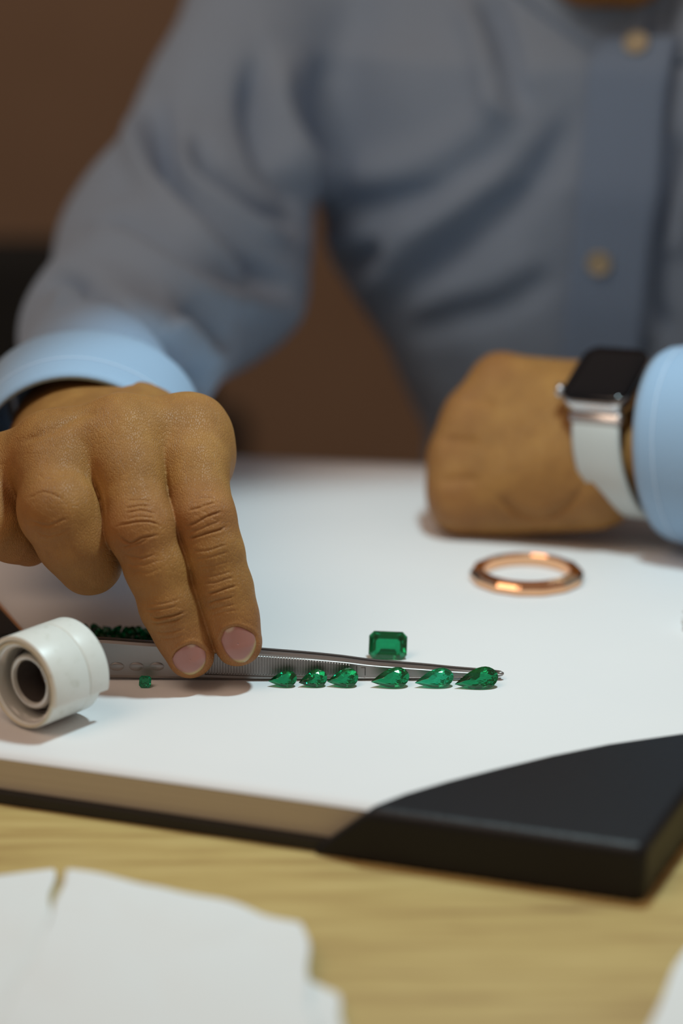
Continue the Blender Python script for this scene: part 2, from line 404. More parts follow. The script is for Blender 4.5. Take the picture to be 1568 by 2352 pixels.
# leather corner
ZT = PADZ + 0.0028
cpx = [(838, 1872), (870, 1843), (935, 1818), (1030, 1790), (1140, 1762), (1270, 1731), (1400, 1705), (1568, 1681), (1720, 1668)]
cw = [G(x, y, ZT)[:2] for x, y in cpx]
A2 = np.array([norm(c0 - cNL), ur]).T
outer = lambda q: q
poly = np.array([c0 - uf*0.003 - ur*0.002, c0 - uf*0.003 + ur*0.40, c0 + uf*0.05 + ur*0.40] + [tuple(q) for q in reversed(cw)] + [tuple(cw[0] - ur * 0.030 + uf * 0.004)])
def poly_sdf(p, poly):
    n = len(poly); d = np.full(len(p), 1e9); ins = np.zeros(len(p), bool)
    for i in range(n):
        a, b = poly[i], poly[(i+1) % n]; e = b - a; w = p - a
        h = np.clip((w @ e) / (e @ e), 0, 1); q = w - h[:, None]*e; d = np.minimum(d, (q*q).sum(1))
        c = (a[1] > p[:, 1]) != (b[1] > p[:, 1])
        with np.errstate(divide='ignore', invalid='ignore'): ins ^= c & (p[:, 0] < (b[0]-a[0])*(p[:, 1]-a[1])/(b[1]-a[1]) + a[0])
    d = np.sqrt(d); return np.where(ins, -d, d)
nf = np.array([uf[1], -uf[0]]); nf = nf if nf @ (c0 - ctr) > 0 else -nf
nr = np.array([ur[1], -ur[0]]); nr = nr if nr @ (c0 - ctr) > 0 else -nr
def leather(p):
    xy = p[:, :2]; z = p[:, 2]
    q = xy + np.outer((z - ZT) * -1.0, -uf) * 1.15      # the cut edge slants down along the front
    front = (xy - c0) @ nf - 0.0022; right = (xy - c0) @ nr - 0.0022
    dx, dy = front + 0.004, right + 0.004; dz = np.maximum(z - ZT + 0.004, -z + 0.002)
    s = np.stack([np.maximum(dx, 0), np.maximum(dy, 0), np.maximum(z - ZT + 0.004, 0)], 1)
    rb = np.sqrt((s*s).sum(1)) - 0.004 + np.minimum(np.maximum.reduce([dx, dy, z - ZT + 0.004]), 0)
    rb = np.maximum(rb, 0.0001 - z)
    return smax(rb, poly_sdf(q, poly2), 0.0025)
poly2 = poly.copy()
poly2[0] += nf*0.02 + nr*0.02; poly2[1] += nr*0.02; poly2[-1] += nf*0.03
lo = [min(c0[0], cw[0][0]) - 0.03, c0[1] - 0.01, -0.002]; hi = [c0[0] + 0.08, cw[-1][1] + 0.02, ZT + 0.004]
V, Q = surface_nets(leather, lo, hi, 0.0016); V, Q = subdivide(V, Q); V, _ = snap(leather, V)
attach(mesh_obj('leather_corner', V, Q, M_LEATHER), pad)

#@@HAND
# ------------------------------------------------------------------ the person: bones of the right hand (at the tweezers)
def bone(pts): return [P(*q[:3]) for q in pts], [q[3] for q in pts]
FING = {
 'index':  bone([(432,992,0.951,.0135),(445,1075,0.937,.0133),(468,1190,0.922,.0118),(490,1265,0.921,.0109),(512,1352,0.922,.0108),(531,1415,0.923,.0099),(547,1474,0.9235,.0088)]),
 'middle': bone([(277,1000,0.940,.0138),(294,1085,0.928,.0131),(323,1215,0.917,.0127),(359,1305,0.918,.0113),(391,1395,0.920,.0107),(414,1450,0.922,.0097),(436,1503,0.9235,.0087)]),
 'ring':   bone([(122,1035,0.938,.0135),(124,1095,0.928,.0138),(133,1172,0.918,.0146),(172,1240,0.924,.0142),(205,1290,0.931,.0122),(230,1287,0.950,.0095)]),
 'pinky':  bone([(8,1085,0.950,.0125),(-30,1110,0.942,.0118),(-42,1170,0.932,.0112),(-5,1215,0.932,.0102),(35,1236,0.937,.0092),(66,1252,0.942,.0078)]),
}
THUMB = bone([(330,1010,1.005,.019),(400,1075,0.992,.0165),(455,1190,0.975,.0125),(495,1320,0.962,.0112),(520,1420,0.955,.0100),(532,1490,0.9530,.0088)])
WR_I, WR_P = P(278, 985, 1.005), P(128, 1010, 1.004)
WR_C = P(205, 975, 1.03); EL_R = P(420, 600, 1.28); SH_R = P(640, -150, 1.38)
WRC = [WR_I*0.9+WR_P*0.1, WR_I*0.6+WR_P*0.4, WR_I*0.3+WR_P*0.7, WR_P]
dn = norm(np.cross(FING['index'][0][0] - WR_C, FING['pinky'][0][0] - WR_C)); dn = dn if dn @ (CAM - WR_C) > 0 else -dn
def chain(p, B, k):
    pts, r = B; d = None
    for i in range(len(pts) - 1):
        c = cap(p, pts[i], pts[i+1], r[i], r[i+1]); d = c if d is None else smin(d, c, k)
    return d
def pads(p, f):
    """fleshy finger pad and broad tip"""
    pts, r = FING[f]; t = norm(pts[-1] - pts[-2]); d = -norm(CAM - pts[-1])
    a = pts[-1] - t*0.010 + d*0.0012; return cap(p, a, pts[-1] + d*0.0006, r[-1]*1.03, r[-1]*0.98)
def palm(p):
    d = None
    for (f, wc, r) in (('index', WRC[0], .0150), ('middle', WRC[1], .0150), ('ring', WRC[2], .0145), ('pinky', WRC[3], .0135)):
        m = FING[f][0][0]; c = cap(p, wc - dn*0.005, m - dn*0.0035, r*1.05, r*0.92); d = c if d is None else smin(d, c, 0.018)
        d = smin(d, cap(p, m, m + (m - wc)*0.02, FING[f][1][0]*0.98, FING[f][1][0]*0.96), 0.008)
    fs = [FING[f] for f in ('index', 'middle', 'ring', 'pinky')]
    for a, b in zip(fs[:-1], fs[1:]):     # soft tissue between the knuckles
        d = smin(d, cap(p, a[0][0]*.97 + a[0][1]*.03 - dn*0.002, b[0][0]*.97 + b[0][1]*.03 - dn*0.002, .0122, .0122), 0.010)
        d = smin(d, cap(p, (a[0][0]+b[0][0])/2 - dn*0.002, (a[0][1]+b[0][1])/2*.2 + (a[0][0]+b[0][0])/2*.8 - dn*0.006, .0112, .0080), 0.008)
    d = smin(d, cap(p, WR_I - dn*0.012, FING['index'][0][0] - dn*0.016, .016, .012), 0.014)
    d = smin(d, cap(p, WR_P - dn*0.014, FING['pinky'][0][0] - dn*0.016, .016, .012), 0.014)
    d = smin(d, cap(p, WR_C, P(250, 850, 1.11), .024, .024, dn, 0.82), 0.02)
    d = smin(d, cap(p, WR_I*0.5+WR_P*0.5 - dn*0.006, WR_C, .024, .025, dn, 0.8), 0.02)
    th = cap(p, THUMB[0][0], THUMB[0][1], .019, .0165); d = smin(d, th, 0.014)
    return d
def hand(p):
    pm = palm(p); res = None
    for f in FING:
        c = smin(chain(p, FING[f], 0.004), pads(p, f), 0.003)
        c = smin(pm, c, 0.0075)
        res = c if res is None else smin(res, c, 0.0011)
    c = smin(pm, chain(p, THUMB, 0.004), 0.008); res = smin(res, c, 0.0007)
    return res
# tendons and knuckles on the back of the hand as soft relief
def C1(*pts): return [(x / 2.45, 860 + y / 2.45) for x, y in pts]        # points measured on an enlarged crop
NAIL_I = [(370 + x/6.272, 1280 + y/6.272) for x, y in [(880,1130),(925,1050),(1060,1000),(1200,1030),(1325,1105),(1368,1200),(1358,1320),(1290,1440),(1190,1520),(1060,1500),(950,1400),(885,1280),(858,1190)]]
NAIL_M = [(370 + x/6.272, 1280 + y/6.272) for x, y in [(155,1470),(210,1375),(330,1290),(450,1250),(560,1290),(635,1350),(648,1480),(600,1600),(500,1680),(400,1700),(290,1650),(195,1570)]]
CREASE = [  # (points, depth mm, half-width px)
 (C1((650,862),(700,842),(770,832),(850,832),(905,850)), .30, 2.3), (C1((662,905),(700,938),(740,950),(800,920),(890,903)), .42, 2.5),
 (C1((680,968),(750,962),(800,942),(845,918)), .25, 2.2), (C1((700,752),(780,736),(850,745)), .22, 2.2), (C1((708,778),(800,762),(880,778)), .22, 2.2),
 (C1((715,716),(790,702),(862,712)), .14, 2.2), (C1((690,1008),(780,1036),(880,1010)), .2, 2.3), (C1((702,1058),(790,1078),(900,1050)), .14, 2.4),
 (C1((735,1110),(820,1120),(910,1095)), .10, 2.4), (C1((700,820),(780,800),(870,806)), .14, 2.2),
 (C1((850,1362),(890,1374),(930,1366),(985,1352),(1042,1333)), .45, 2.4), (C1((818,1322),(900,1322),(1000,1300)), .22, 2.2),
 (C1((840,1392),(920,1398),(1030,1366)), .25, 2.2), (C1((868,1440),(940,1452),(1035,1425)), .18, 2.2), (C1((835,1290),(910,1290),(1020,1262)), .14, 2.2), (C1((890,1475),(960,1485),(1040,1460)), .12, 2.2),
 (C1((1050,858),(1100,835),(1170,800),(1250,776)), .38, 2.4), (C1((1058,927),(1130,908),(1210,882),(1272,855)), .45, 2.5),
 (C1((1058,772),(1140,742),(1220,716)), .22, 2.3), (C1((1095,735),(1180,798),(1242,832)), .07, 2.2), (C1((1185,868),(1120,800),(1075,775)), .06, 2.2),
 (C1((1070,890),(1150,860),(1245,820)), .2, 2.2), (C1((1080,1000),(1180,986),(1280,960)), .2, 2.3), (C1((1092,1042),(1190,1026),(1292,1000)), .16, 2.3), (C1((1102,1090),(1200,1075),(1300,1050)), .1, 2.3),
 (C1((1100,700),(1180,690),(1250,735)), .14, 2.2), (C1((1120,660),(1200,655),(1255,690)), .1, 2.2),
 (C1((1163,1238),(1210,1226),(1260,1212),(1332,1190)), .42, 2.4), (C1((1160,1292),(1240,1266),(1322,1246)), .30, 2.2), (C1((1150,1182),(1240,1166),(1322,1140)), .22, 2.2),
 (C1((1172,1322),(1262,1302),(1330,1290)), .18, 2.2), (C1((1150,1145),(1230,1130),(1310,1108)), .14, 2.2), (C1((1185,1352),(1270,1335),(1340,1325)), .12, 2.2),
 (C1((170,822),(260,852),(380,812)), .20, 2.8), (C1((150,700),(250,662),(362,702)), .14, 2.8), (C1((200,890),(290,905),(400,870)), .12, 2.8), (C1((190,560),(290,590),(390,560)), .08, 2.8), (C1((180,590),(280,560),(330,580)), .08, 2.6),
 (C1((100,380),(260,330),(420,250),(560,200)), .5, 9)]
V, Q = surface_nets(hand, P(-160, 1580, 0.95).tolist()[:1] + [0.84, PADZ - 0.001], [0.0, 1.13, 0.135], 0.0012)
V, Q = subdivide(V, Q); V, Q = subdivide(V, Q); V, g = snap(hand, V, 3, 5e-4)
px, py, dd = project(V)
face = np.clip(((CAM - V) / np.linalg.norm(CAM - V, axis=1)[:, None] * g).sum(1) * 1.6 - 0.15, 0, 1)
face *= np.where(dd < 0.975, 1, 0)
disp = np.zeros(len(V))
wob = vnoise(V, 900, 3) * 1.6
for pts, dep, wd in CREASE:
    pts = smooth_poly(pts, 12); x0, y0 = pts.min(0) - 25; x1, y1 = pts.max(0) + 25
    m = np.where((px > x0) & (px < x1) & (py > y0) & (py < y1) & (face > 0))[0]
    if len(m) == 0: continue
    d, sg, tt = polyline_dist(px[m], py[m] + wob[m], pts)
    fade = np.clip(np.sin(np.clip(tt, 0.03, 0.97) * math.pi) * 2.2, 0, 1)
    disp[m] += 1.55 * (-np.exp(-(d / wd)**2) * dep + 0.22 * dep * np.exp(-((d - 2.6*wd) / (1.5*wd))**2)) * fade * 0.001 * face[m]
# nail beds: a groove round each nail and a slight flattening under it
def nail_sd(x, y, poly): return poly_sdf(np.stack([x, y], 1), np.asarray(poly))
for poly in (NAIL_I, NAIL_M):
    pl = smooth_poly(poly + [poly[0]], 60)[:-1]; c = pl.mean(0)
    m = np.where((np.hypot(px - c[0], py - c[1]) < 90) & (face > 0))[0]
    s = nail_sd(px[m], py[m], pl)
    low = np.clip((py[m] - c[1]) / 40.0, -1, 1)
    disp[m] += 0.001 * face[m] * (-0.30 * np.exp(-((s - 0.5) / 2.6)**2) + 0.32 * np.exp(-((s - 7) / 5.0)**2) * (0.7 - 0.5*low) - 0.30 * (s < 0) * np.clip(-s / 6, 0, 1))
open_ = np.clip((feval(hand, V + g * 0.0022) / 0.0022 - 0.45) / 0.4, 0, 1)
disp *= open_
disp += open_ * 0.00012 * vnoise(V, 420, 11) + open_ * 0.0003 * vnoise(V, 130, 12)
# tendon ridges / knuckle dips
Vh = V + g * disp[:, None]
flush = np.zeros(len(V))
for f, w_ in (('index', 1), ('middle', 1), ('ring', 0.8), ('pinky', 0.8)):
    pts = FING[f][0]
    for j, rr, a in ((0, .012, .25), (2, .010, .60), (4, .007, .30), (-1, .012, .42)):
        flush = np.maximum(flush, a * w_ * np.exp(-(np.linalg.norm(V - pts[j], axis=1) / (rr*1.35))**4))
flush = np.clip(flush + 0.06 * vnoise(V, 300, 5), 0, 1)
HAND_R = (Vh, Q, flush)

# ------------------------------------------------------------------ left hand (resting fist with the watch)
aW = norm((0.86, -0.5, 0.045)); bW = norm((0.43, 0.78, 0.45)); nW = norm(np.cross(aW, bW))
WL = P(1392, 868, 1.075) - nW * 0.034                                   # wrist centre under the watch
MC = [P(1150, 878, 1.125), P(1085, 960, 1.120), P(1052, 1052, 1.118), P(1055, 1140, 1.112)]
dnL = norm(np.cross(MC[0] - WL, MC[3] - WL)); dnL = dnL if dnL @ (CAM - WL) > 0 else -dnL
upL = norm(MC[0] - MC[3]); outL = norm((MC[1] + MC[2]) / 2 - WL)
cL = WL + aW*0.0235 + np.array([0, 0, -0.001]); aF = aW.copy(); EL_L = cL + aF*0.20 + np.array([0, 0.065, 0.015])
def lhand(p):
    d = smin(cap(p, WL, cL + aF*0.03, .026, .027, nW, 0.84), cap(p, cL + aF*0.03, EL_L, .027, .034), 0.02)
    for i, m in enumerate(MC):
        wc = WL + upL * (0.016 - 0.0115 * i) + outL * 0.012
        d = smin(d, cap(p, wc - dnL*0.003, m, .017, .0125), 0.018)
    d = smin(d, cap(p, WL - dnL*0.01 - upL*0.018 + outL*0.01, MC[3] - dnL*0.014, .021, .014), 0.014)
    d = smin(d, cap(p, WL - dnL*0.01 + upL*0.014 + outL*0.01, MC[0] - dnL*0.018, .019, .014), 0.014)
    res = None
    for i, m in enumerate(MC):
        L = (0.040, 0.044, 0.041, 0.034)[i]; r = (.0105, .011, .0105, .0095)[i]
        q1 = m + outL*0.010 - dnL*L*0.92 + upL*0.001
        q2 = q1 - outL*0.026 - dnL*0.004
        q3 = q2 - outL*0.006 + dnL*0.019
        c = smin(cap(p, m, q1, .0125, r), cap(p, q1, q2, r, r*0.95), 0.004); c = smin(c, cap(p, q2, q3, r*0.95, r*0.85), 0.004)
        c = smin(d, c, 0.007); res = c if res is None else smin(res, c, 0.0012)
    t0 = WL + upL*0.026 - dnL*0.010 + outL*0.012; t1 = t0 + outL*0.034 - dnL*0.012 + upL*0.002; t2 = t1 + outL*0.028 - dnL*0.012 - upL*0.008
    c = smin(cap(p, t0, t1, .015, .012), cap(p, t1, t2, .0115, .0095), 0.005)
    return smin(res, smin(d, c, 0.01), 0.0015)
lo = np.minimum.reduce([WL, EL_L, *MC]) - 0.055; hi = np.maximum.reduce([WL, EL_L, *MC]) + 0.075; lo[2] = PADZ + 0.0002
V, Q = surface_nets(lhand, lo, hi, 0.002); V, Q = subdivide(V, Q); V, g = snap(lhand, V, 2)
px, py, dd = project(V)
dL = np.zeros(len(V)); faceL = (((CAM - V) * g).sum(1) > 0)
for pts, dep, wd in [([(1130,1130),(1180,1175),(1240,1190),(1300,1165),(1345,1110)], 1.6, 9), ([(1320,960),(1325,1060),(1360,1140)], 1.0, 8), ([(1010,1010),(1100,1015)], 1.2, 12), ([(1005,1105),(1100,1100)], 1.2, 12), ([(1060,915),(1140,925)], 1.2, 12)]:
    d, sg, tt = polyline_dist(px, py, smooth_poly(pts, 14)); dL -= np.exp(-(d/wd)**2) * dep * 0.001 * faceL * np.clip(np.sin(np.clip(tt,.03,.97)*math.pi)*2, 0, 1)
flL = np.zeros(len(V))
for m in MC: flL = np.maximum(flL, 0.35 * np.exp(-(np.linalg.norm(V - m, axis=1) / 0.017)**4))
HAND_L = (V + g * dL[:, None], Q, flL)
#@@END

#@@BODY
# ------------------------------------------------------------------ torso, sleeves (shirt) and the body under it
TH = math.radians(17); ex = np.array([math.cos(TH), -math.sin(TH), 0]); ey = np.array([math.sin(TH), math.cos(TH), 0])   # across (to image right, nearer), backwards
LV = np.array([  # z, cx, cy, rx, ry
 (-0.45, .200, 1.44, .175, .125), (-0.12, .192, 1.400, .150, .118), (-0.02, .190, 1.385, .140, .116), (0.04, .185, 1.37, .158, .116),
 (0.09, .182, 1.36, .190, .117), (0.15, .182, 1.352, .205, .118), (0.21, .182, 1.352, .19, .112), (0.26, .184, 1.362, .135, .090), (0.30, .186, 1.372, .07, .070)])
NECK = np.array([.186, 1.335, .262]); SH_L = NECK + ex*0.19 + np.array([0, 0.02, 0.0]); 
EL_L2 = EL_L + np.array([0.03, 0.0, 0.0])
def torso(p, grow=0.0):
    z = p[:, 2]; c = [np.interp(z, LV[:, 0], LV[:, i]) for i in range(1, 5)]
    x = (p[:, 0] - c[0]) * ex[0] + (p[:, 1] - c[1]) * ex[1]; y = (p[:, 0] - c[0]) * ey[0] + (p[:, 1] - c[1]) * ey[1]
    rx, ry = c[2] + grow, c[3] + grow
    k = ((np.abs(x)/rx)**2.4 + (np.abs(y)/ry)**2.4)**(1/2.4)
    d = (k - 1) * ry * 0.95
    return smax(smax(d, z - 0.285 - grow, 0.03), -0.42 - z, 0.03)
SRM = P(285, 785, 1.185)
SH_R2 = P(690, -90, 1.385); EL_R2 = P(415, 590, 1.295)
def sleeve_r(p):
    d = cap(p, SH_R2, EL_R2, .049, .056)
    d = smin(d, cap(p, P(400, 610, 1.29), SRM, .060, .049), 0.03)
    d = smin(d, cap(p, P(500, 560, 1.29), P(560, 660, 1.27), .040, .022), 0.04)
    d = smin(d, cap(p, SRM, P(210, 885, 1.085), .045, .036), 0.02)
    return d
WL2 = WL + aW * 0.055 
def sleeve_l(p):
    d = smin(cap(p, cL + aF*0.075, EL_L, .037, .050), cap(p, EL_L, SH_L, .054, .056), 0.03)
    return d
def shirt(p):
    d = torso(p); d = smin(d, cap(p, NECK + ex*(-0.04) + [0,0.01,-0.005], SH_R2, .045, .050), 0.04)
    d = smin(d, cap(p, NECK + ex*0.04, SH_L, .045, .052), 0.04)
    d = smin(d, sleeve_r(p), 0.022); d = smin(d, sleeve_l(p), 0.022)
    neck = cap(p, NECK + [0, -0.014, -0.004], NECK + [0, 0.02, 0.15], .052, .064)
    return smax(d, -neck, 0.01)
V, Q = surface_nets(shirt, [-0.22, 0.86, -0.44], [0.58, 1.60, 0.36], 0.006)
V, Q = subdivide(V, Q); V, g = snap(shirt, V, 2, 1e-3); V0 = V.copy()
px, py, dd = project(V); fac = np.clip(((CAM - V) / np.linalg.norm(CAM - V, axis=1)[:, None] * g).sum(1) * 3, 0, 1)
FOLD = [ # (points, valley mm, half width px, ridge side)
 ([(365,215),(362,300),(385,390),(430,470),(500,550),(590,625),(690,672)], 11, 26, 1),
 ([(455,300),(470,380),(540,440),(620,490),(690,520)], 8, 22, 1),
 ([(590,120),(580,250),(620,370),(680,450),(702,520)], 10, 26, -1),
 ([(150,530),(210,505),(280,512),(350,545),(420,590),(520,650),(640,690)], 7, 22, 1),
 ([(60,668),(130,645),(200,665),(280,730),(370,800),(450,880),(500,940)], 11, 26, 1),
 ([(420,700),(480,760),(540,800)], 7, 22, 1),
 ([(700,500),(850,480),(1000,440),(1120,370),(1200,300),(1300,180)], 4.5, 40, -1),
 ([(880,760),(960,640),(1080,540),(1200,440),(1300,300),(1335,200)], 7, 42, -1),
 ([(1100,-40),(1150,80),(1185,200),(1215,270)], 6, 26, 1),
 ([(720,590),(800,610),(900,560)], 6, 30, -1),
 ([(900,780),(1020,740),(1160,700),(1290,620)], 3, 34, -1),
 ([(760,100),(740,250),(760,380),(800,460)], 4, 40, 1),
 ([(1520,560),(1500,680),(1530,780)], 6, 20, 1), ([(1568,300),(1530,450),(1500,600)], 5, 22, -1)]
D = np.zeros(len(V))
for pts, dep, wd, side in FOLD:
    d, sg, tt = polyline_dist(px, py, smooth_poly(pts, 26)); s = d * sg * side; fade = np.clip(np.sin(np.clip(tt, 0.02, .98)*math.pi)*1.8, 0, 1)
    D += dep * fade * (-np.exp(-(s/wd)**2) + 0.75*np.exp(-((s - 1.9*wd)/(1.2*wd))**2))
D = D * 0.001 * fac * (dd > 1.08) * 1.5 + 0.0018 * vnoise(V, 45, 21) + 0.0008 * vnoise(V, 110, 22)
tor = feval(torso, V); arm = np.minimum(feval(sleeve_r, V), feval(sleeve_l, V))
fl_pl = np.clip(1 - np.abs(px - 1400) / 160, 0, 1) * (dd > 1.15)
D = D * (1 - 0.85*fl_pl)
V = V + g * D[:, None]
person = empty('person', (0.19, 1.42, -0.42), 'person in a light blue shirt leaning over the desk, holding tweezers', 'person')
o_shirt = attach(mesh_obj('shirt', V, Q, M_SHIRT), person)
def sub(name, v, f, mat, parent=o_shirt, smooth=True):
    o = mesh_obj(name, v, f, mat, smooth=smooth); o.parent = parent; return o     # shirt's own matrix is the identity under the person
# placket: a raised strip following the front of the torso
def strip(name, L, Rr, off, th, mat, ny=40, nx=10, f=shirt, d0=1.1):
    Lp = smooth_poly(L, ny); Rp = smooth_poly(Rr, ny); X = []; Y = []
    for a, b in zip(Lp, Rp):
        for s in np.linspace(0, 1, nx): q = a*(1-s) + b*s; X.append(q[0]); Y.append(q[1])
    p = trace(f, X, Y, d0, 1.6); n = grad(f, p, 2e-3); p = p + n * off
    fq = [(j*nx+i, (j+1)*nx+i, (j+1)*nx+i+1, j*nx+i+1) for j in range(ny-1) for i in range(nx-1)]
    o = sub(name, p, fq, mat); solidify(o, th, 1); return o, p.reshape(ny, nx, 3), n.reshape(ny, nx, 3)
strip('placket', [(1392,100),(1362,150),(1352,240),(1338,420),(1322,560),(1306,700),(1298,810),(1290,1010)], [(1560,100),(1548,150),(1532,240),(1520,420),(1498,560),(1486,700),(1475,810),(1462,1010)], 0.005, 0.0035, M_PLACKET)
for k, L in enumerate(([(1366,150),(1352,420),(1336,560),(1312,810),(1304,1005)], [(1528,150),(1503,420),(1481,560),(1458,810),(1448,1005)])):
    Lp = smooth_poly(L, 30); p = trace(shirt, Lp[:, 0], Lp[:, 1], 1.1, 1.6); n = grad(shirt, p, 2e-3)
    v, f = tube(list(p + n*0.0062), 0.0009, 6); sub('stitching', v, f, M_STITCH)
def button(bx, by, rad, up=0.009):
    p = trace(shirt, [bx], [by], 1.1, 1.6); n = grad(shirt, p, 2e-3)[0]; p = p[0] + n*up; x, y, a = frame_from(n, (0, 0, 1)); R = []
    for rr, hh in ((0, 0), (.97, 0), (1.0, .0012), (.9, .0022), (.72, .0020), (.66, .0012), (.4, .0011), (0, .0011)):
        R.append([p + a*hh + rad*max(rr, 0.001)*(math.cos(q)*x + math.sin(q)*y) for q in np.linspace(0, 2*math.pi, 28, endpoint=False)])
    v, f = loft(R, True, False); parts = [(v, f)]
    for hx in (-1, 1):
        for hy in (-1, 1):
            c = p + x*hx*rad*.2 + y*hy*rad*.2; parts.append(tube([c + a*.0010, c + a*.0014], rad*0.08, 8))
    v, f = join(parts); return sub('button', v, f, M_BUTTON)
button(1384, 592, 0.0064); button(1466, 118, 0.0064)
# collar stand: a band round the neck opening
def collar_ring(t, up, out):
    q = t * 2*math.pi
    c = NECK + np.array([0, -0.006, 0]); rx, ry = 0.058 + out, 0.060 + out
    p = c + ex*rx*math.sin(q) - ey*ry*math.cos(q)
    front = max(0, math.cos(q)); p[2] = NECK[2] + 0.004 - 0.050*front**1.5 + 0.02*(1-front) + up; return p
ts = np.linspace(0.015, 0.985, 70)
R = [[collar_ring(t, up, out) for t in ts] for up, out in ((-0.006, 0.004), (0.008, 0.003), (0.022, 0.0), (0.030, 0.001), (0.029, 0.005), (0.018, 0.009), (0.004, 0.013), (-0.002, 0.014))]
R = np.array(R); rad = R[0] - (NECK + np.array([0, -0.006, 0])); rad[:, 2] = 0; rad /= np.linalg.norm(rad, axis=1)[:, None]
base = R[6].copy(); push = np.zeros(len(base))
for _ in range(25):
    push += np.maximum(0.0025 - feval(shirt, base + rad*push[:, None]), 0) * 0.8
push = np.convolve(np.pad(push, 3, mode='edge'), np.ones(7)/7, 'valid')
for k, w_ in enumerate((.55, .5, .45, .45, .5, .7, 1.0, 1.05)): R[k] += rad*(push*w_)[:, None]
v, f = loft(R, False); o = sub('collar', v, f, M_SHIRT); solidify(o, 0.0015)
# cuffs
def cuff(name, c, ax, xr, lens, rads, wave=0.0, flat=0.86, n=72, split=None):
    x = norm(xr - ax*(xr @ ax)); y = np.cross(ax, x); R = []
    for s, r in zip(lens, rads):
        R.append([c + ax*s + (r*(1 + wave*math.sin(2*q + 0.6) + wave*.6*math.sin(3*q + s*40)))*(math.cos(q)*x + flat*math.sin(q)*y) for q in np.linspace(0, 2*math.pi, n, endpoint=False)])
    v, f = loft(R); o = sub(name, v, f, M_CUFF); solidify(o, 0.0022, 0); return o, np.array(R)
# right-hand cuff: runs down to the wrist, opening towards the desk
cR = P(178, 1068, 1.003); axR = norm(P(235, 850, 1.12) - cR)
oc, Rr = cuff('cuff', cR, axR, WR_I - WR_P, [0.0, 0.004, 0.012, 0.03, 0.048, 0.055, 0.058, 0.062, 0.075], [.0428,.0442,.0448,.0453,.0460,.0465,.0455,.044,.038], 0.03, 0.90)
Ri = Rr[2]*0.7 + Rr[3]*0.3
def outset(ring, c, d=0.0013): m = ring.mean(0); return [q + norm(q - m)*d for q in ring] + [ring[0] + norm(ring[0] - m)*d]
v, f = tube(outset(Ri, cR), 0.0004, 6); sub('stitching', v, f, M_STITCH)
# left-hand cuff
oc2, Rl = cuff('cuff', cL, aF, nW, [0.0, 0.004, 0.010, 0.022, 0.045, 0.062, 0.066, 0.080, 0.11], [.0440,.0462,.0468,.0472,.0472,.0475,.0462,.0455,.044], 0.02, 0.84)
for k in (2, 5):
    v, f = tube(outset(Rl[k], cL), 0.00045, 6); sub('stitching', v, f, M_STITCH)

# body: hands and forearms, neck, head, trunk under the shirt in one mesh
HC = P(1410, -490, 1.250); CH = P(1400, -40, 1.216)
def body(p):
    d = torso(p, -0.026)
    d = smin(d, cap(p, NECK + [0, .010, -.06], NECK + [0, .012, .10], .056, .052), 0.02)
    d = smin(d, cap(p, SH_R2 + [0,.012,0], EL_R2 + [0,.014,0], .032, .034), 0.02); d = smin(d, cap(p, SH_L + [0,.008,0], EL_L, .034, .034), 0.03)
    d = smin(d, cap(p, NECK, SH_R2, .040, .042), 0.03); d = smin(d, cap(p, NECK, SH_L, .040, .042), 0.03)
    d = smin(d, cap(p, EL_R2 + [0,.014,0], SRM, .034, .028), 0.02); d = smin(d, cap(p, SRM, P(212, 910, 1.08), .028, .023), 0.02); d = smin(d, cap(p, EL_L, cL + aF*0.04, .033, .026), 0.02)
    h = cap(p, HC + [0, .02, .03], HC + [0, .055, .02], .078, .078)
    h = smin(h, cap(p, HC + [0, -.012, -.01], CH + [0, .028, 0.030], .058, .030), 0.03)
    for s in (-1, 1): h = smin(h, cap(p, HC + [s*.048, .03, -.045], CH + [s*.016, .016, .010], .026, .016), 0.02)
    h = smin(h, cap(p, CH + [-.011, .006, .004], CH + [.011, .006, .004], .016, .016), 0.014)
    h = smin(h, cap(p, HC + [0, -.066, .005], HC + [0, -.088, -.028], .008, .012), 0.012)          # nose
    for s in (-1, 1):
        h = smin(h, cap(p, HC + [s*.019, -.066, -.056], HC + [0, -.077, -.055], .006, .008), 0.006)
        h = smin(h, cap(p, HC + [s*.015, -.066, -.069], HC + [0, -.074, -.070], .006, .008), 0.005) # lips
        h = smin(h, cap(p, HC + [s*.018, -.064, .026], HC + [s*.044, -.052, .026], .008, .006), 0.012) # brows
        h = smax(h, -cap(p, HC + [s*.033, -.078, .006], HC + [s*.034, -.076, .006], .014, .014), 0.010)
        h = smin(h, cap(p, HC + [s*.033, -.052, .006], HC + [s*.034, -.052, .006], .013, .013), 0.004)
        h = smin(h, cap(p, HC + [s*.079, .024, .008], HC + [s*.078, .018, -.022], .013, .009), 0.006)
    return smin(d, h, 0.02)
Vb, Qb = surface_nets(body, [-0.16, 0.86, -0.43], [0.56, 1.60, 0.60], 0.006); Vb, Qb = subdivide(Vb, Qb); Vb, _ = snap(body, Vb, 2, 1e-3)
allV, allQ, allF, off = [], [], [], 0
for Vx, Qx, fx in (HAND_R, HAND_L, (Vb, Qb, np.zeros(len(Vb)))):
    allV.append(Vx); allQ.append(Qx + off); allF.append(fx); off += len(Vx)
o_body = mesh_obj('body', np.concatenate(allV), np.concatenate(allQ), M_SKIN); attach(o_body, person)
at = o_body.data.attributes.new('flush', 'FLOAT', 'POINT'); at.data.foreach_set('value', np.concatenate(allF).astype(np.float32))
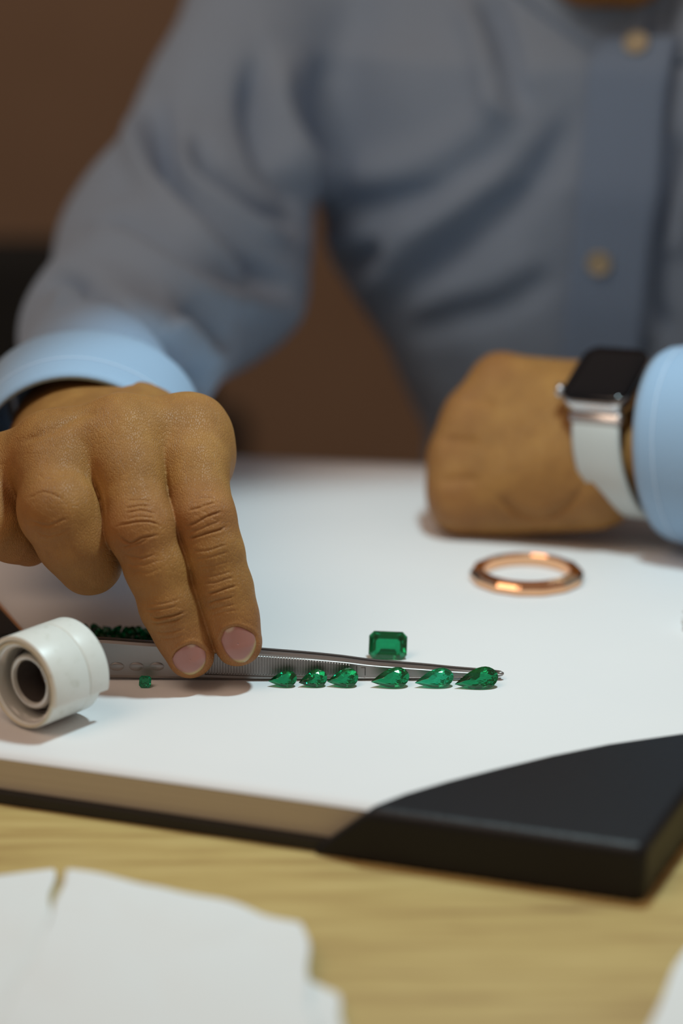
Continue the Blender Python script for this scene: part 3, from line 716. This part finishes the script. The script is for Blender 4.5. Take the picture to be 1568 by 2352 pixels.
# nails
def nail(poly, f, lift, tint, rings=12, n=48):
    pl = smooth_poly(poly + [poly[0]], n + 1)[:-1]; c = pl.mean(0); X, Y, T = [], [], []
    for k in range(rings + 1):
        s = k / rings
        for q in pl: X.append(c[0] + (q[0]-c[0])*max(s, .02)); Y.append(c[1] + (q[1]-c[1])*max(s, .02)); T.append(s)
    X = np.array(X); Y = np.array(Y); T = np.array(T)
    p = trace(f, X, Y, 0.86, 1.0); g_ = grad(f, p, 8e-4); p = p + g_ * (lift * (1 - 1.0*T**4) - 0.00012)[:, None]
    fq = [(k*n+j, k*n+(j+1) % n, (k+1)*n+(j+1) % n, (k+1)*n+j) for k in range(rings) for j in range(n)]
    o = mesh_obj('fingernail', p, fq, M_NAIL); o.parent = o_body
    ax = norm(pl[len(pl)//2] * 0 + (tint[1] - tint[0])); h = ((np.stack([X, Y], 1) - tint[0]) @ ax) / np.linalg.norm(tint[1] - tint[0])
    col = np.tile(np.array([0.34, 0.155, 0.125]), (len(X), 1)); side = ((np.stack([X, Y], 1) - tint[0]) @ np.array([-ax[1], ax[0]])) / 45.0
    lun = np.clip((0.17 - 0.9*(side + tint[2])**2 - h) / 0.05, 0, 1)[:, None]; tip = np.clip((h - 0.86 + 0.35*side**2) / 0.06, 0, 1)[:, None]
    col = col*(1-lun) + np.array([0.47, 0.35, 0.26])*lun; col = col*(1-tip) + np.array([0.44, 0.32, 0.14])*tip
    ca = o.data.color_attributes.new('Col', 'FLOAT_COLOR', 'POINT'); ca.data.foreach_set('color', np.concatenate([col, np.ones((len(X), 1))], 1).astype(np.float32).ravel())
    solidify(o, 0.00045, -1); return o
nail(NAIL_I, hand, 0.00035, (np.array([528., 1437]), np.array([560., 1524]), -0.1))
nail(NAIL_M, hand, 0.00035, (np.array([425., 1478]), np.array([440., 1553]), 0.35))
# hair
def hair(p):
    d = cap(p, HC + [0, .03, .045], HC + [0, .068, .030], .080, .080)
    d = smax(d, -cap(p, HC + [0, -.075, -.02], HC + [0, -.03, -.06], .075, .085), 0.012)
    return smax(d, HC[2] - 0.03 - p[:, 2], 0.01)
V, Q = surface_nets(hair, HC - 0.14, HC + 0.19, 0.005); V, Q = subdivide(V, Q); V, g = snap(hair, V, 2, 1e-3); V = V + g*(0.0012*vnoise(V*[6,1,1], 120, 8))[:, None]
attach(mesh_obj('hair', V, Q, M_HAIR), person)

# ------------------------------------------------------------------ wristwatch
FC = WL + nW * 0.034
watch = empty('wristwatch', FC, 'square black-faced smartwatch with pale band on the resting wrist', 'watch')
def rrect(w, h, r, n=8):
    out = []
    for cx, cy, a0 in ((w-r, h-r, 0), (-w+r, h-r, 90), (-w+r, -h+r, 180), (w-r, -h+r, 270)):
        for k in range(n + 1): a = math.radians(a0 + 90*k/n); out.append((cx + r*math.cos(a), cy + r*math.sin(a)))
    return out
def slab(w, h, r, prof):
    return loft([[FC + aW*x*1.0 + bW*y + nW*z for x, y in rrect(w - i, h - i, max(r - i, .001))] for i, z in prof], True, True)
v, f = slab(.0168, .0195, .0085, [(.004, -.0075), (.0012, -.0060), (0, -.0035), (0, .0005), (.0008, .0018)]); attach(mesh_obj('case', v, f, M_WATCHCASE), watch)
v, f = slab(.0162, .0189, .0080, [(0, .0017), (.0003, .0026), (.0012, .0034), (.0030, .0038), (.0060, .0040)]); attach(mesh_obj('screen', v, f, M_SCREEN), watch)
cw_ = FC - aW*0.0172 - bW*0.010 + nW*(-0.0012)
v, f = tube([cw_, cw_ - aW*.0005, cw_ - aW*.0022, cw_ - aW*.0026], [.0030, .0034, .0034, .0028], 24); attach(mesh_obj('crown', v, f, M_WATCHCASE), watch)
# band: strap round the wrist, a little loose underneath
def band_section(q, w, th):
    # ellipse round the wrist centre in the plane of bW and nW
    cen = WL + nW * (-0.002); ry, rz = 0.0325, 0.034
    p = cen + bW*ry*math.sin(q)*1.0 + nW*rz*math.cos(q); nrm = norm(bW*math.sin(q)/ry + nW*math.cos(q)/rz)
    skew = aW * 0.010 * (1 - math.cos(q)) * 0.5
    return [p + skew + aW*x + nrm*z for x, z in ((-w, 0), (-w*.94, th*.7), (-w*.8, th), (w*.8, th), (w*.94, th*.7), (w, 0), (w*.8, -th*.4), (-w*.8, -th*.4))]
qs = np.linspace(math.radians(33), math.radians(327), 64)
v, f = loft([band_section(q, 0.0118, 0.0016) for q in qs], True, True); attach(mesh_obj('band', v, f, M_BAND), watch)
for q in (qs[0], qs[-1]):
    v, f = loft([band_section(q + dq, 0.0135, 0.0026) for dq in (-0.10, -0.07, 0, 0.06)], True, True); attach(mesh_obj('band_connector', v, f, M_WATCHCASE), watch)
#@@END

#@@SMALL
# ------------------------------------------------------------------ tweezers
TWD = lambda x: 0.9347 + (600 - x) * 6e-6
prof = [(168,1485,1540),(185,1474,1551),(230,1471,1555),(330,1478,1558),(420,1483,1560),(520,1489,1563),(600,1496,1565),(700,1504,1565),(780,1512,1565),(850,1521,1564),(920,1527,1562),(980,1532,1561),(1040,1538,1559),(1100,1543,1557),(1140,1547,1556),(1152,1549,1554)]
tw = empty('tweezers', G(650, 1565), 'long steel tweezers with ribbed grips pressed flat under the fingertips', 'tweezers')
pr = smooth_poly(prof, 90)
depth_dir = norm(np.array([FWD[0], FWD[1], 0]))
def tw_pt(x, y, back=0.0):
    # stand the blade upright on the paper: the profile pixel is read on the vertical plane through the blade's foot
    foot = G(x, 1563.5); v = FWD + RIGHT*(x - CX)/F + UP*(CY - y)/F
    p = CAM + v * (foot[1] / v[1]); p = p.copy(); p[2] = max(p[2], PADZ + 0.0002); return p + depth_dir*back
def blade(side):
    R = []
    for x, t, b in pr:
        h = b - t; m = min(6, h*0.25); back0 = 0.0 if side == 0 else 0.0046
        if side == 1: back0 = 0.0019 + 0.0004*math.exp(-((x-560)/420.0)**2)
        k = 0.0016
        if side == 0:   # near arm: raised flat panel, bevelled edges
            R.append([tw_pt(x, t, back0+k), tw_pt(x, t, back0+k*.35), tw_pt(x, t+m, back0), tw_pt(x, b-m, back0), tw_pt(x, b, back0+k*.35), tw_pt(x, b, back0+k)])
        else:
            R.append([tw_pt(x, t-1, back0+k), tw_pt(x, t-1, back0), tw_pt(x, b-m, back0), tw_pt(x, b, back0), tw_pt(x, b, back0+k), tw_pt(x, t+m, back0+k)])
    return loft(R, True, True)
for s in (0, 1):
    v, f = blade(s); o = mesh_obj('tweezer_arm', v, f, M_STEEL, smooth=False); attach(o, tw)
v, f = join([(lambda b: b)(loft([[tw_pt(x, 1477, -.0001), tw_pt(x, 1477, .0066), tw_pt(x, 1548, .0066), tw_pt(x, 1548, -.0001)] for x in (164, 186)], True, True))])
attach(bevel(mesh_obj('end_joint', v, f, M_STEEL, smooth=False), 0.0006), tw)
parts = []
for x in np.arange(452, 806, 6.35):
    t = np.interp(x, pr[:, 0], pr[:, 1]) + 9.5; b = np.interp(x, pr[:, 0], pr[:, 2]) - 15
    R = []
    for y, s in ((t, .25), (t + 3, 1), (b - 3, 1), (b, .25)):
        R.append([tw_pt(x - 2.3, y, 0.0001), tw_pt(x - 1.2, y, -.00065*s), tw_pt(x + 1.2, y, -.00065*s), tw_pt(x + 2.3, y, 0.0001)])
    parts.append(loft(R, True, True))
v, f = join(parts); attach(tag(mesh_obj('grip_ridges', v, f, M_STEEL, smooth=False), kind='stuff'), tw)
# raised frame lines along the top and bottom of the arm
for t0, t1 in ((0, 0), (1, 1)):
    xs = np.linspace(470, 1090, 40); R = []
    for x in xs:
        t = np.interp(x, pr[:, 0], pr[:, 1]); b = np.interp(x, pr[:, 0], pr[:, 2]); y = t + (b - t)*(0.17 if x < 800 else 0.17 + (x-800)/300*.12) if t0 == 0 else b - (b - t)*0.17
        R.append([tw_pt(x, y - 1.3, 0), tw_pt(x, y, -.0003), tw_pt(x, y + 1.3, 0)])
    v, f = loft(R, True, True); attach(mesh_obj('rail', v, f, M_STEEL, smooth=False), tw)
# the small stamped bracket mark and end line
parts = []
for (xa, ya, xb, yb) in ((829, 1533.5, 839.5, 1534), (838.3, 1534, 838.3, 1551), (819, 1530, 819, 1551)):
    if xa == xb: R = [[tw_pt(xa - .9, y, -.0001), tw_pt(xa, y, -.00028), tw_pt(xa + .9, y, -.0001)] for y in (ya, yb)]
    else: R = [[tw_pt(x, ya - .9, -.0001), tw_pt(x, ya, -.00028), tw_pt(x, ya + .9, -.0001)] for x in (xa, xb)]
    parts.append(loft(R, True, True))
v, f = join(parts); attach(mesh_obj('stamped_mark', v, f, M_STEEL_DARK, smooth=False), tw)
for x in (228, 268, 313, 360):
    c = tw_pt(x, 1531, -.0002); nrm = -depth_dir; xx, yy, aa = frame_from(nrm, (0, 0, 1)); R = []
    for rr, hh in ((1, 0), (.85, .0002), (.5, .00035), (.02, .0004)): R.append([c + aa*hh + xx*math.cos(q)*.0028*rr + yy*math.sin(q)*.0017*rr for q in np.linspace(0, 2*math.pi, 20, endpoint=False)])
    v, f = loft(R); attach(mesh_obj('grip_boss', v, f, M_STEEL), tw)
v, f = tube([tw_pt(1142, 1550.5, .0010), tw_pt(1153, 1549.5, .0012), tw_pt(1157, 1549.5, .0013)], [.0009, .0009, .0004], 12); attach(mesh_obj('pointed_tip', v, f, M_STEEL), tw)

# ------------------------------------------------------------------ emeralds
import bmesh
def hull_obj(name, pts, mat):
    bm = bmesh.new(); vs = [bm.verts.new(tuple(map(float, q))) for q in pts]
    r = bmesh.ops.convex_hull(bm, input=vs); bm.verts.ensure_lookup_table()
    loose = [v for v in bm.verts if not v.link_faces]; bmesh.ops.delete(bm, geom=loose, context='VERTS')
    bmesh.ops.dissolve_limit(bm, angle_limit=0.02, verts=bm.verts[:], edges=bm.edges[:])
    bmesh.ops.recalc_face_normals(bm, faces=bm.faces[:])
    me = bpy.data.meshes.new(name); bm.to_mesh(me); bm.free(); me.materials.append(mat)
    o = bpy.data.objects.new(name, me); S.collection.objects.link(o); return o
def pear_outline(L, Wd, n, ph=0.0):
    out = []
    for k in range(n):
        q = 2*math.pi*(k + ph)/n; c, s = math.cos(q), math.sin(q)      # point of the pear at -x
        x = c * L/2; t = (1 + c)/2; y = s * Wd/2 * (t**0.62)*1.06 if c < 0.35 else s*Wd/2*1.0
        y = s*Wd/2*min(1.0, (t**0.55)*1.12); out.append((x, y))
    return out
def pear(L, Wd, mat, seed=0):
    pts = []; H = Wd
    for x, y in pear_outline(L, Wd, 32): pts += [(x, y, 0.018*H), (x, y, -0.018*H)]
    for x, y in pear_outline(L*0.80, Wd*0.82, 16, 0.5): pts.append((x + .02*L, y, 0.095*H))
    for x, y in pear_outline(L*0.58, Wd*0.60, 8): pts.append((x + .04*L, y, 0.150*H))
    for x, y in pear_outline(L*0.44, Wd*0.44, 8, 0.5): pts.append((x + .05*L, y, 0.170*H))
    for x, y in pear_outline(L*0.66, Wd*0.64, 16, 0.5): pts.append((x + .05*L, y, -0.20*H))
    for x, y in pear_outline(L*0.30, Wd*0.30, 8): pts.append((x + .10*L, y, -0.38*H))
    pts.append((0.12*L, 0, -0.47*H)); return hull_obj('pear_emerald', pts, mat)
def place(o, foot, yaw, tilt, roll=0.0):
    """tilt the table of the stone towards the camera, then drop it on the paper at foot"""
    Rm = Matrix.Rotation(yaw, 3, 'Z') @ Matrix.Rotation(tilt, 3, 'X') @ Matrix.Rotation(roll, 3, 'Z')
    co = np.array([Rm @ v.co for v in o.data.vertices]); lo = co.min(0); k = co[:, 2].argmin()
    o.rotation_euler = Rm.to_euler()
    near = co[:, 1].min()
    o.location = (foot[0] - (co[:, 0].min() + co[:, 0].max())/2, foot[1] - co[k, 1], foot[2] - lo[2] + 0.00002)
    return o
PE = [(616,682,1541,1579,0,'first and smallest pear-cut emerald nearest the index fingertip'),
      (685,752,1537,1578,0,'second pear-cut emerald from the fingertips, darkest of the row'),
      (751,823,1534,1578,2,'third pear-cut emerald from the fingertips, before the wide gap'),
      (851,940,1532,1579,2,'fourth pear-cut emerald, alone after the gap under the octagonal stone'),
      (951,1042,1534,1579,1,'fifth pear-cut emerald with pale green body, second from tweezer tip'),
      (1042,1144,1530,1580,0,'largest pear-cut emerald covering the tweezer tip')]
for i, (x0, x1, y0, y1, m, lab) in enumerate(PE):
    ft = G((x0+x1)/2, y1 - 4); sc = ft[1]*1.044/F; L = (x1-x0)*sc*1.02; Wd = (y1-y0)*sc*1.30
    o = pear(L, Wd, M_EM[m]); place(o, ft + np.array([0, 0.0012, 0]), math.radians((-2, 3, -2, 0, 1, 0)[i]), math.radians((44, 47, 46, 45, 46, 50)[i]), math.radians((9, 14, 13, 11, 12, 13)[i]))
    tag(o, lab, 'emerald', 'pear-cut emeralds in a row')
def step_cut(L, Wd, Hh, mat, name, steps=3):
    def octo(l, w, c): return [(l-c, w), (l, w-c), (l, -w+c), (l-c, -w), (-l+c, -w), (-l, -w+c), (-l, w-c), (-l+c, w)]
    pts = []; c = min(L, Wd)*0.17
    for s, z in ((1, .03), (1, -.03), (.88, .16), (.72, .25)): pts += [(x, y, z*Hh) for x, y in octo(L/2 - (1-s)*Wd/2, Wd/2*s, c*s)]
    for s, z in ((.78, -.32), (.50, -.60), (.20, -.78)): pts += [(x, y, z*Hh) for x, y in octo(L/2 - (1-s)*Wd/2, Wd/2*s, c*s)]
    pts += [(L/2 - Wd/2*0.96, 0, -.86*Hh), (-L/2 + Wd/2*0.96, 0, -.86*Hh)]
    return hull_obj(name, pts, mat)
o = step_cut(0.0152, 0.0112, 0.0062, M_EM[2], 'octagonal_emerald'); place(o, G(891, 1521) + np.array([0, 0.0025, 0]), math.radians(-1), math.radians(63), math.radians(-2))
tag(o, 'octagonal step-cut emerald propped up behind the tweezers', 'emerald')
o = step_cut(0.0046, 0.0046, 0.003, M_EM[1], 'square_emerald'); place(o, G(333, 1580), math.radians(4), math.radians(62), math.radians(-4))
tag(o, 'tiny square emerald alone in the hand shadow before the tweezers', 'emerald')
# heap of small stones behind the tweezers
r = random.Random(5); protos = []
for k in range(6):
    pts = []
    for j in range(22):
        q = r.uniform(0, 6.283); z = r.uniform(-1, 1); s = math.sqrt(1 - z*z); pts.append((s*math.cos(q)*(1 if k % 2 else 1.25), s*math.sin(q), z*0.8))
    protos.append([tuple(c*0.0018 for c in p) for p in pts])
used = {}
heap = []
for row, (dy, zz, n) in enumerate(((0, 0, 16), (0.0034, 0, 16), (0.0068, 0, 14), (0.0017, .0026, 15), (0.0050, .0026, 14), (0.0034, .0050, 11))):
    for j in range(n):
        t = (j + 0.5 + r.uniform(-.25, .25)) / n; x = 158 + 235*t
        if row == 5: x = 190 + 170*t
        base = G(x, 1484 + 4*t); heap.append((row, base[0], base[1] + dy + r.uniform(-.0005, .0005), PADZ + 0.00125 + zz + r.uniform(-.0001, .0003)))
for i, (row, x, y, z) in enumerate(heap):
    k = i % 6
    if k not in used: o = hull_obj('small_emerald', protos[k], (M_EMDARK, M_EMDARK, M_EM[0])[k % 3]); used[k] = o; o.name = 'small_emerald'
    else: o = used[k].copy(); S.collection.objects.link(o)
    o.location = (x, y, z); o.rotation_euler = (r.uniform(0, 6), r.uniform(0, 6), r.uniform(0, 6)); s = r.uniform(0.85, 1.2); o.scale = (s, s, s)
    tag(o, ('small emerald in the bottom layer of the heap behind the tweezers', 'small emerald halfway up the heap behind the tweezers', 'small emerald on top of the heap behind the tweezers')[0 if row < 3 else 1 if row < 5 else 2], 'emerald', 'small emeralds heaped behind the tweezers')

# ------------------------------------------------------------------ bangle
bc = G(1209, 1330); bang = []
Rb, nseg = 0.0252, 14
rings = []
for k in range(nseg * 6):
    q = 2*math.pi*k/(nseg*6) + 0.12; loc = (q % (2*math.pi/nseg)) - math.pi/nseg
    ro = Rb*math.cos(math.pi/nseg)/math.cos(loc); ri = 0.0186; d = np.array([math.cos(q), math.sin(q), 0]); b = bc + np.array([0, 0, 0])
    sec = [(ri, .0006), (ri+.0003, .0046), (ri+.0011, .0056), (ri+.0020, .0058), (ro-.0012, .0046), (ro, .0030), (ro, .0026), (ro-.0003, .0008), (ro-.0010, .0001), (ri+.0008, .0001)]
    rings.append([b + d*a + np.array([0, 0, z]) for a, z in sec])
rings.append(rings[0]); v, f = loft(rings); f = [tuple(reversed(q)) for q in f]
o = mesh_obj('bangle', v, f, M_GOLD, smooth=False); o.location = (0, 0, 0)
mod = o.modifiers.new('weld', 'WELD'); mod.merge_threshold = 1e-6
tag(o, 'polished rose gold ring with faceted rim lying near the watch hand', 'ring')

# ------------------------------------------------------------------ white loupe
lp = empty('loupe', G(120, 1665), 'white plastic loupe lying on its side left of the tweezers', 'loupe')
F0 = P(50, 1574, 0.882); axl = np.array([0.64, 0.77, 0.0])   # from the front rim to the back
RL = 0.0168
# rest it on the paper
xl, yl, zl = frame_from(axl, (0, 0, 1))
def lowest(c, ax, R_): return c[2] - R_*math.sqrt(max(0, 1 - ax[2]**2))
LENL = 0.0250
axl = norm(np.array([axl[0], axl[1], 0.0])); xl, yl, zl = frame_from(axl, (0, 0, 1)); F0[2] = PADZ + RL + 0.0006
def lring(s, r_, n=64, q0=0, q1=2*math.pi, cl=True): return [F0 + axl*s + r_*(math.cos(q)*xl + math.sin(q)*yl) for q in np.linspace(q0, q1, n, endpoint=not cl)]
def lathe(prof, name, mat, n=64, smooth=True):
    v, f = loft([lring(s, r_, n) for s, r_ in prof]); o = mesh_obj(name, v, f, mat, smooth=smooth); attach(o, lp); return o
o = lathe([(.0008, .0152), (0, .0153), (0, .0160), (.0006, RL), (.0175, RL), (.0177, RL-.0002), (.0179, RL), (LENL-.0008, RL), (LENL, RL-.0008), (LENL, .0135), (.018, .0132), (.0012, .0150), (.0008, .0152)], 'barrel', M_PLASTIC)
bevel(o, 0.0002)
lathe([(.0002, .0154), (-.0004, .0155), (-.0006, .0159), (-.0004, .0163), (.0003, .0165), (.0010, .0163)], 'rim_ring', M_IVORY)
lathe([(.0012, .0150), (.0016, .0138), (.0050, .0134), (.0110, .0130), (.0115, .0105), (.0120, .0094)], 'inner_sleeve', M_PLASTIC_IN)
lathe([(.0080, .0131), (.0076, .0128), (.0076, .0120), (.0090, .0119)], 'retaining_ring', M_DARKRING)
lathe([(.0052, .0106), (.0040, .0102), (.0038, .0090), (.0045, .0081), (.0180, .0079), (.0180, .0106), (.0052, .0106)], 'eyepiece_tube', M_PLASTIC_IN)
lathe([(.0050, .0078), (.0120, .0070), (.0200, .0062), (.0204, .0062), (.0204, .0079), (.0050, .0079)], 'dark_hole_fill', M_DARKRING)  # added dark insert; its colour stands in for the darkness seen through the hole
lathe([(.0150, .0001), (.0152, .0066), (.0160, .0066), (.0166, .0001)], 'rear_lens', M_GLASS)
# clip-on half cover standing proud over the top of the barrel
q0, q1 = math.radians(-28), math.radians(196)
secs = [(-.0006, RL+.0001), (-.0008, RL+.0006), (-.0004, RL+.0018), (.0165, RL+.0020), (.0168, RL+.0014), (.0171, RL+.0020), (.0262, RL+.0020), (.0268, RL+.0015), (.0268, RL+.0001)]
R = [lring(s, r_, 60, q0, q1, False) for s, r_ in secs]; R.append(R[0]); v, f = loft(R, False); n_ = 60; m_ = len(secs)
f += [tuple(k*n_ for k in range(m_)), tuple(reversed([k*n_ + n_-1 for k in range(m_)]))]
attach(bevel(mesh_obj('half_cover', v, f, M_PLASTIC), 0.0002), lp)
lp_lo = None

# ------------------------------------------------------------------ black case corner behind the loupe
a = G(-12, 1402); b_ = G(48, 1472)
dv = norm((b_ - a)); nv_ = np.array([-dv[1], dv[0], 0]); nv_ = nv_ if nv_[0] < 0 else -nv_
sl = [(a - dv*0.05)[:2], (b_ + dv*0.004)[:2], (b_ + dv*0.004 + nv_*0.07)[:2], (a - dv*0.05 + nv_*0.07)[:2]]
cs = empty('card_case', (*sl[1], PADZ), 'flat black case with tan edge, half hidden behind the loupe', 'case')
v, f = prism(sl, PADZ + 0.0003, PADZ + 0.0052); attach(bevel(mesh_obj('case_body', v, f, M_CASE, smooth=False), 0.0006), cs)
v, f = tube([np.array([*(np.array(sl[0]) ), PADZ + 0.0052]), np.array([*(np.array(sl[1])), PADZ + 0.0052])], 0.0006, 8); attach(mesh_obj('piped_edge', v, f, M_TAN), cs)

# ------------------------------------------------------------------ loose papers
def sheet(name, quad_px, z, label, group=None, amp=0.003, seed=0, n=40, base=0.0, mat=M_TISSUE, curl=0.0):
    q = [G(x, y, base + 0.001) for x, y in quad_px]; V = []
    for j in range(n):
        for i in range(n):
            s, t = i/(n-1), j/(n-1); p = (q[0]*(1-s) + q[1]*s)*(1-t) + (q[3]*(1-s) + q[2]*s)*t; V.append(p)
    V = np.array(V); S_, T_ = np.meshgrid(np.linspace(0, 1, n), np.linspace(0, 1, n)); S_ = S_.ravel(); T_ = T_.ravel()
    h = z + amp*(0.5 + 0.5*np.sin(vnoise(V, 40, seed)*2.2)) + 0.4*amp*np.abs(vnoise(V, 90, seed + 1)) + curl*(1 - T_)**3
    V[:, 2] = base + 0.0006 + np.maximum(h, 0)
    e = 0.0016*vnoise(V, 160, seed + 2); V[:, 0] += e*((S_ < .02) | (S_ > .98)); V[:, 1] += e*((T_ < .02) | (T_ > .98))
    f = [(j*n+i, j*n+i+1, (j+1)*n+i+1, (j+1)*n+i) for j in range(n-1) for i in range(n-1)]
    o = mesh_obj(name, V, f, mat); solidify(o, 0.0004, 1); subsurf(o, 1); return tag(o, label, 'paper', group)
sheet('loose_paper', [(-420,2060),(128,2008),(60,2500),(-420,2560)], 0.0005, 'crumpled white paper at the front of the desk, far left sheet', None, 0.002, 3)
sheet('loose_paper', [(520,2170),(770,2300),(860,2560),(420,2560)], 0.0005, 'crumpled white paper poking out beneath the wide folded sheet', None, 0.0025, 9)
sheet('loose_paper', [(168,2050),(690,2172),(740,2520),(-60,2520)], 0.0060, 'wide folded white paper in front of the pad, topmost of its pile', None, 0.0035, 14, curl=0.0)
sheet('loose_paper', [(1590,2150),(1900,2150),(1900,2560),(1395,2560)], 0.0010, 'plain white paper at the front corner of desk beyond the leather corner', None, 0.001, 23)
# crumpled tissue entering at the right
c = G(1618, 1440); n = 34; V = []; fq = []
cr = np.array([c[0], c[1], PADZ + 0.008])
def tissue(p):
    q = p - cr; rr = np.sqrt((q[:, 0]/1.35)**2 + q[:, 1]**2 + (q[:, 2]/0.55)**2)
    return (rr - 0.0085) * 0.6 + 0.0016*vnoise(p, 600, 31) + 0.0008*np.abs(vnoise(p, 1400, 32))
V, Q = surface_nets(tissue, cr - 0.024, cr + 0.024, 0.0008); keep = V[:, 2] > PADZ
o = mesh_obj('crumpled_tissue', V, Q, M_TISSUE); o.data.update()
V[:, 2] = np.maximum(V[:, 2], PADZ + 0.0003)
zmin = V[:, 2].min(); o.location = (0, 0, -(zmin - PADZ - 0.0003))
tag(o, 'small crumpled off-white tissue at the far right of the pad', 'tissue')

# ------------------------------------------------------------------ office chair far behind on the left
ch = empty('office_chair', (-0.42, 2.2, -0.75), 'dark office chair standing behind on the left by the wall', 'chair')
cxp = P(-95, 640, 2.05)
def rbox(lo, hi, w=0.02): v, f = box(lo, hi); return v, f
v, f = box((cxp[0]-.22, cxp[1]-.03, cxp[2]-.30), (cxp[0]+.215, cxp[1]+.03, cxp[2]+.035)); attach(bevel(mesh_obj('backrest', v, f, M_CHAIR), 0.03, 5), ch)
v, f = box((cxp[0]-.23, cxp[1]-.0, -.33), (cxp[0]+.23, cxp[1]+.44, -.26)); attach(bevel(mesh_obj('seat', v, f, M_CHAIR), 0.03, 4), ch)
v, f = tube([(cxp[0], cxp[1]+.22, -.70), (cxp[0], cxp[1]+.22, -.30)], 0.025, 16); attach(mesh_obj('column', v, f, M_STEEL_DARK), ch)
v, f = tube([(cxp[0], cxp[1]+.2, -.31), (cxp[0], cxp[1]+.01, -.31), (cxp[0], cxp[1]+.035, -.1), (cxp[0], cxp[1]+.035, 0)], 0.018, 12); attach(mesh_obj('back_bracket', v, f, M_STEEL_DARK), ch)
for k in range(5):
    q = 2*math.pi*k/5; e = np.array([cxp[0] + .25*math.cos(q), cxp[1] + .22 + .25*math.sin(q), -.70])
    v, f = tube([(cxp[0], cxp[1]+.22, -.68), tuple(e)], [.022, .014], 10); attach(mesh_obj('leg', v, f, M_STEEL_DARK), ch)
    v, f = tube([e + [-.012, 0, -.024], e + [.012, 0, -.024]], .0255, 16); attach(mesh_obj('caster', v, f, M_CHAIR), ch)
#@@END
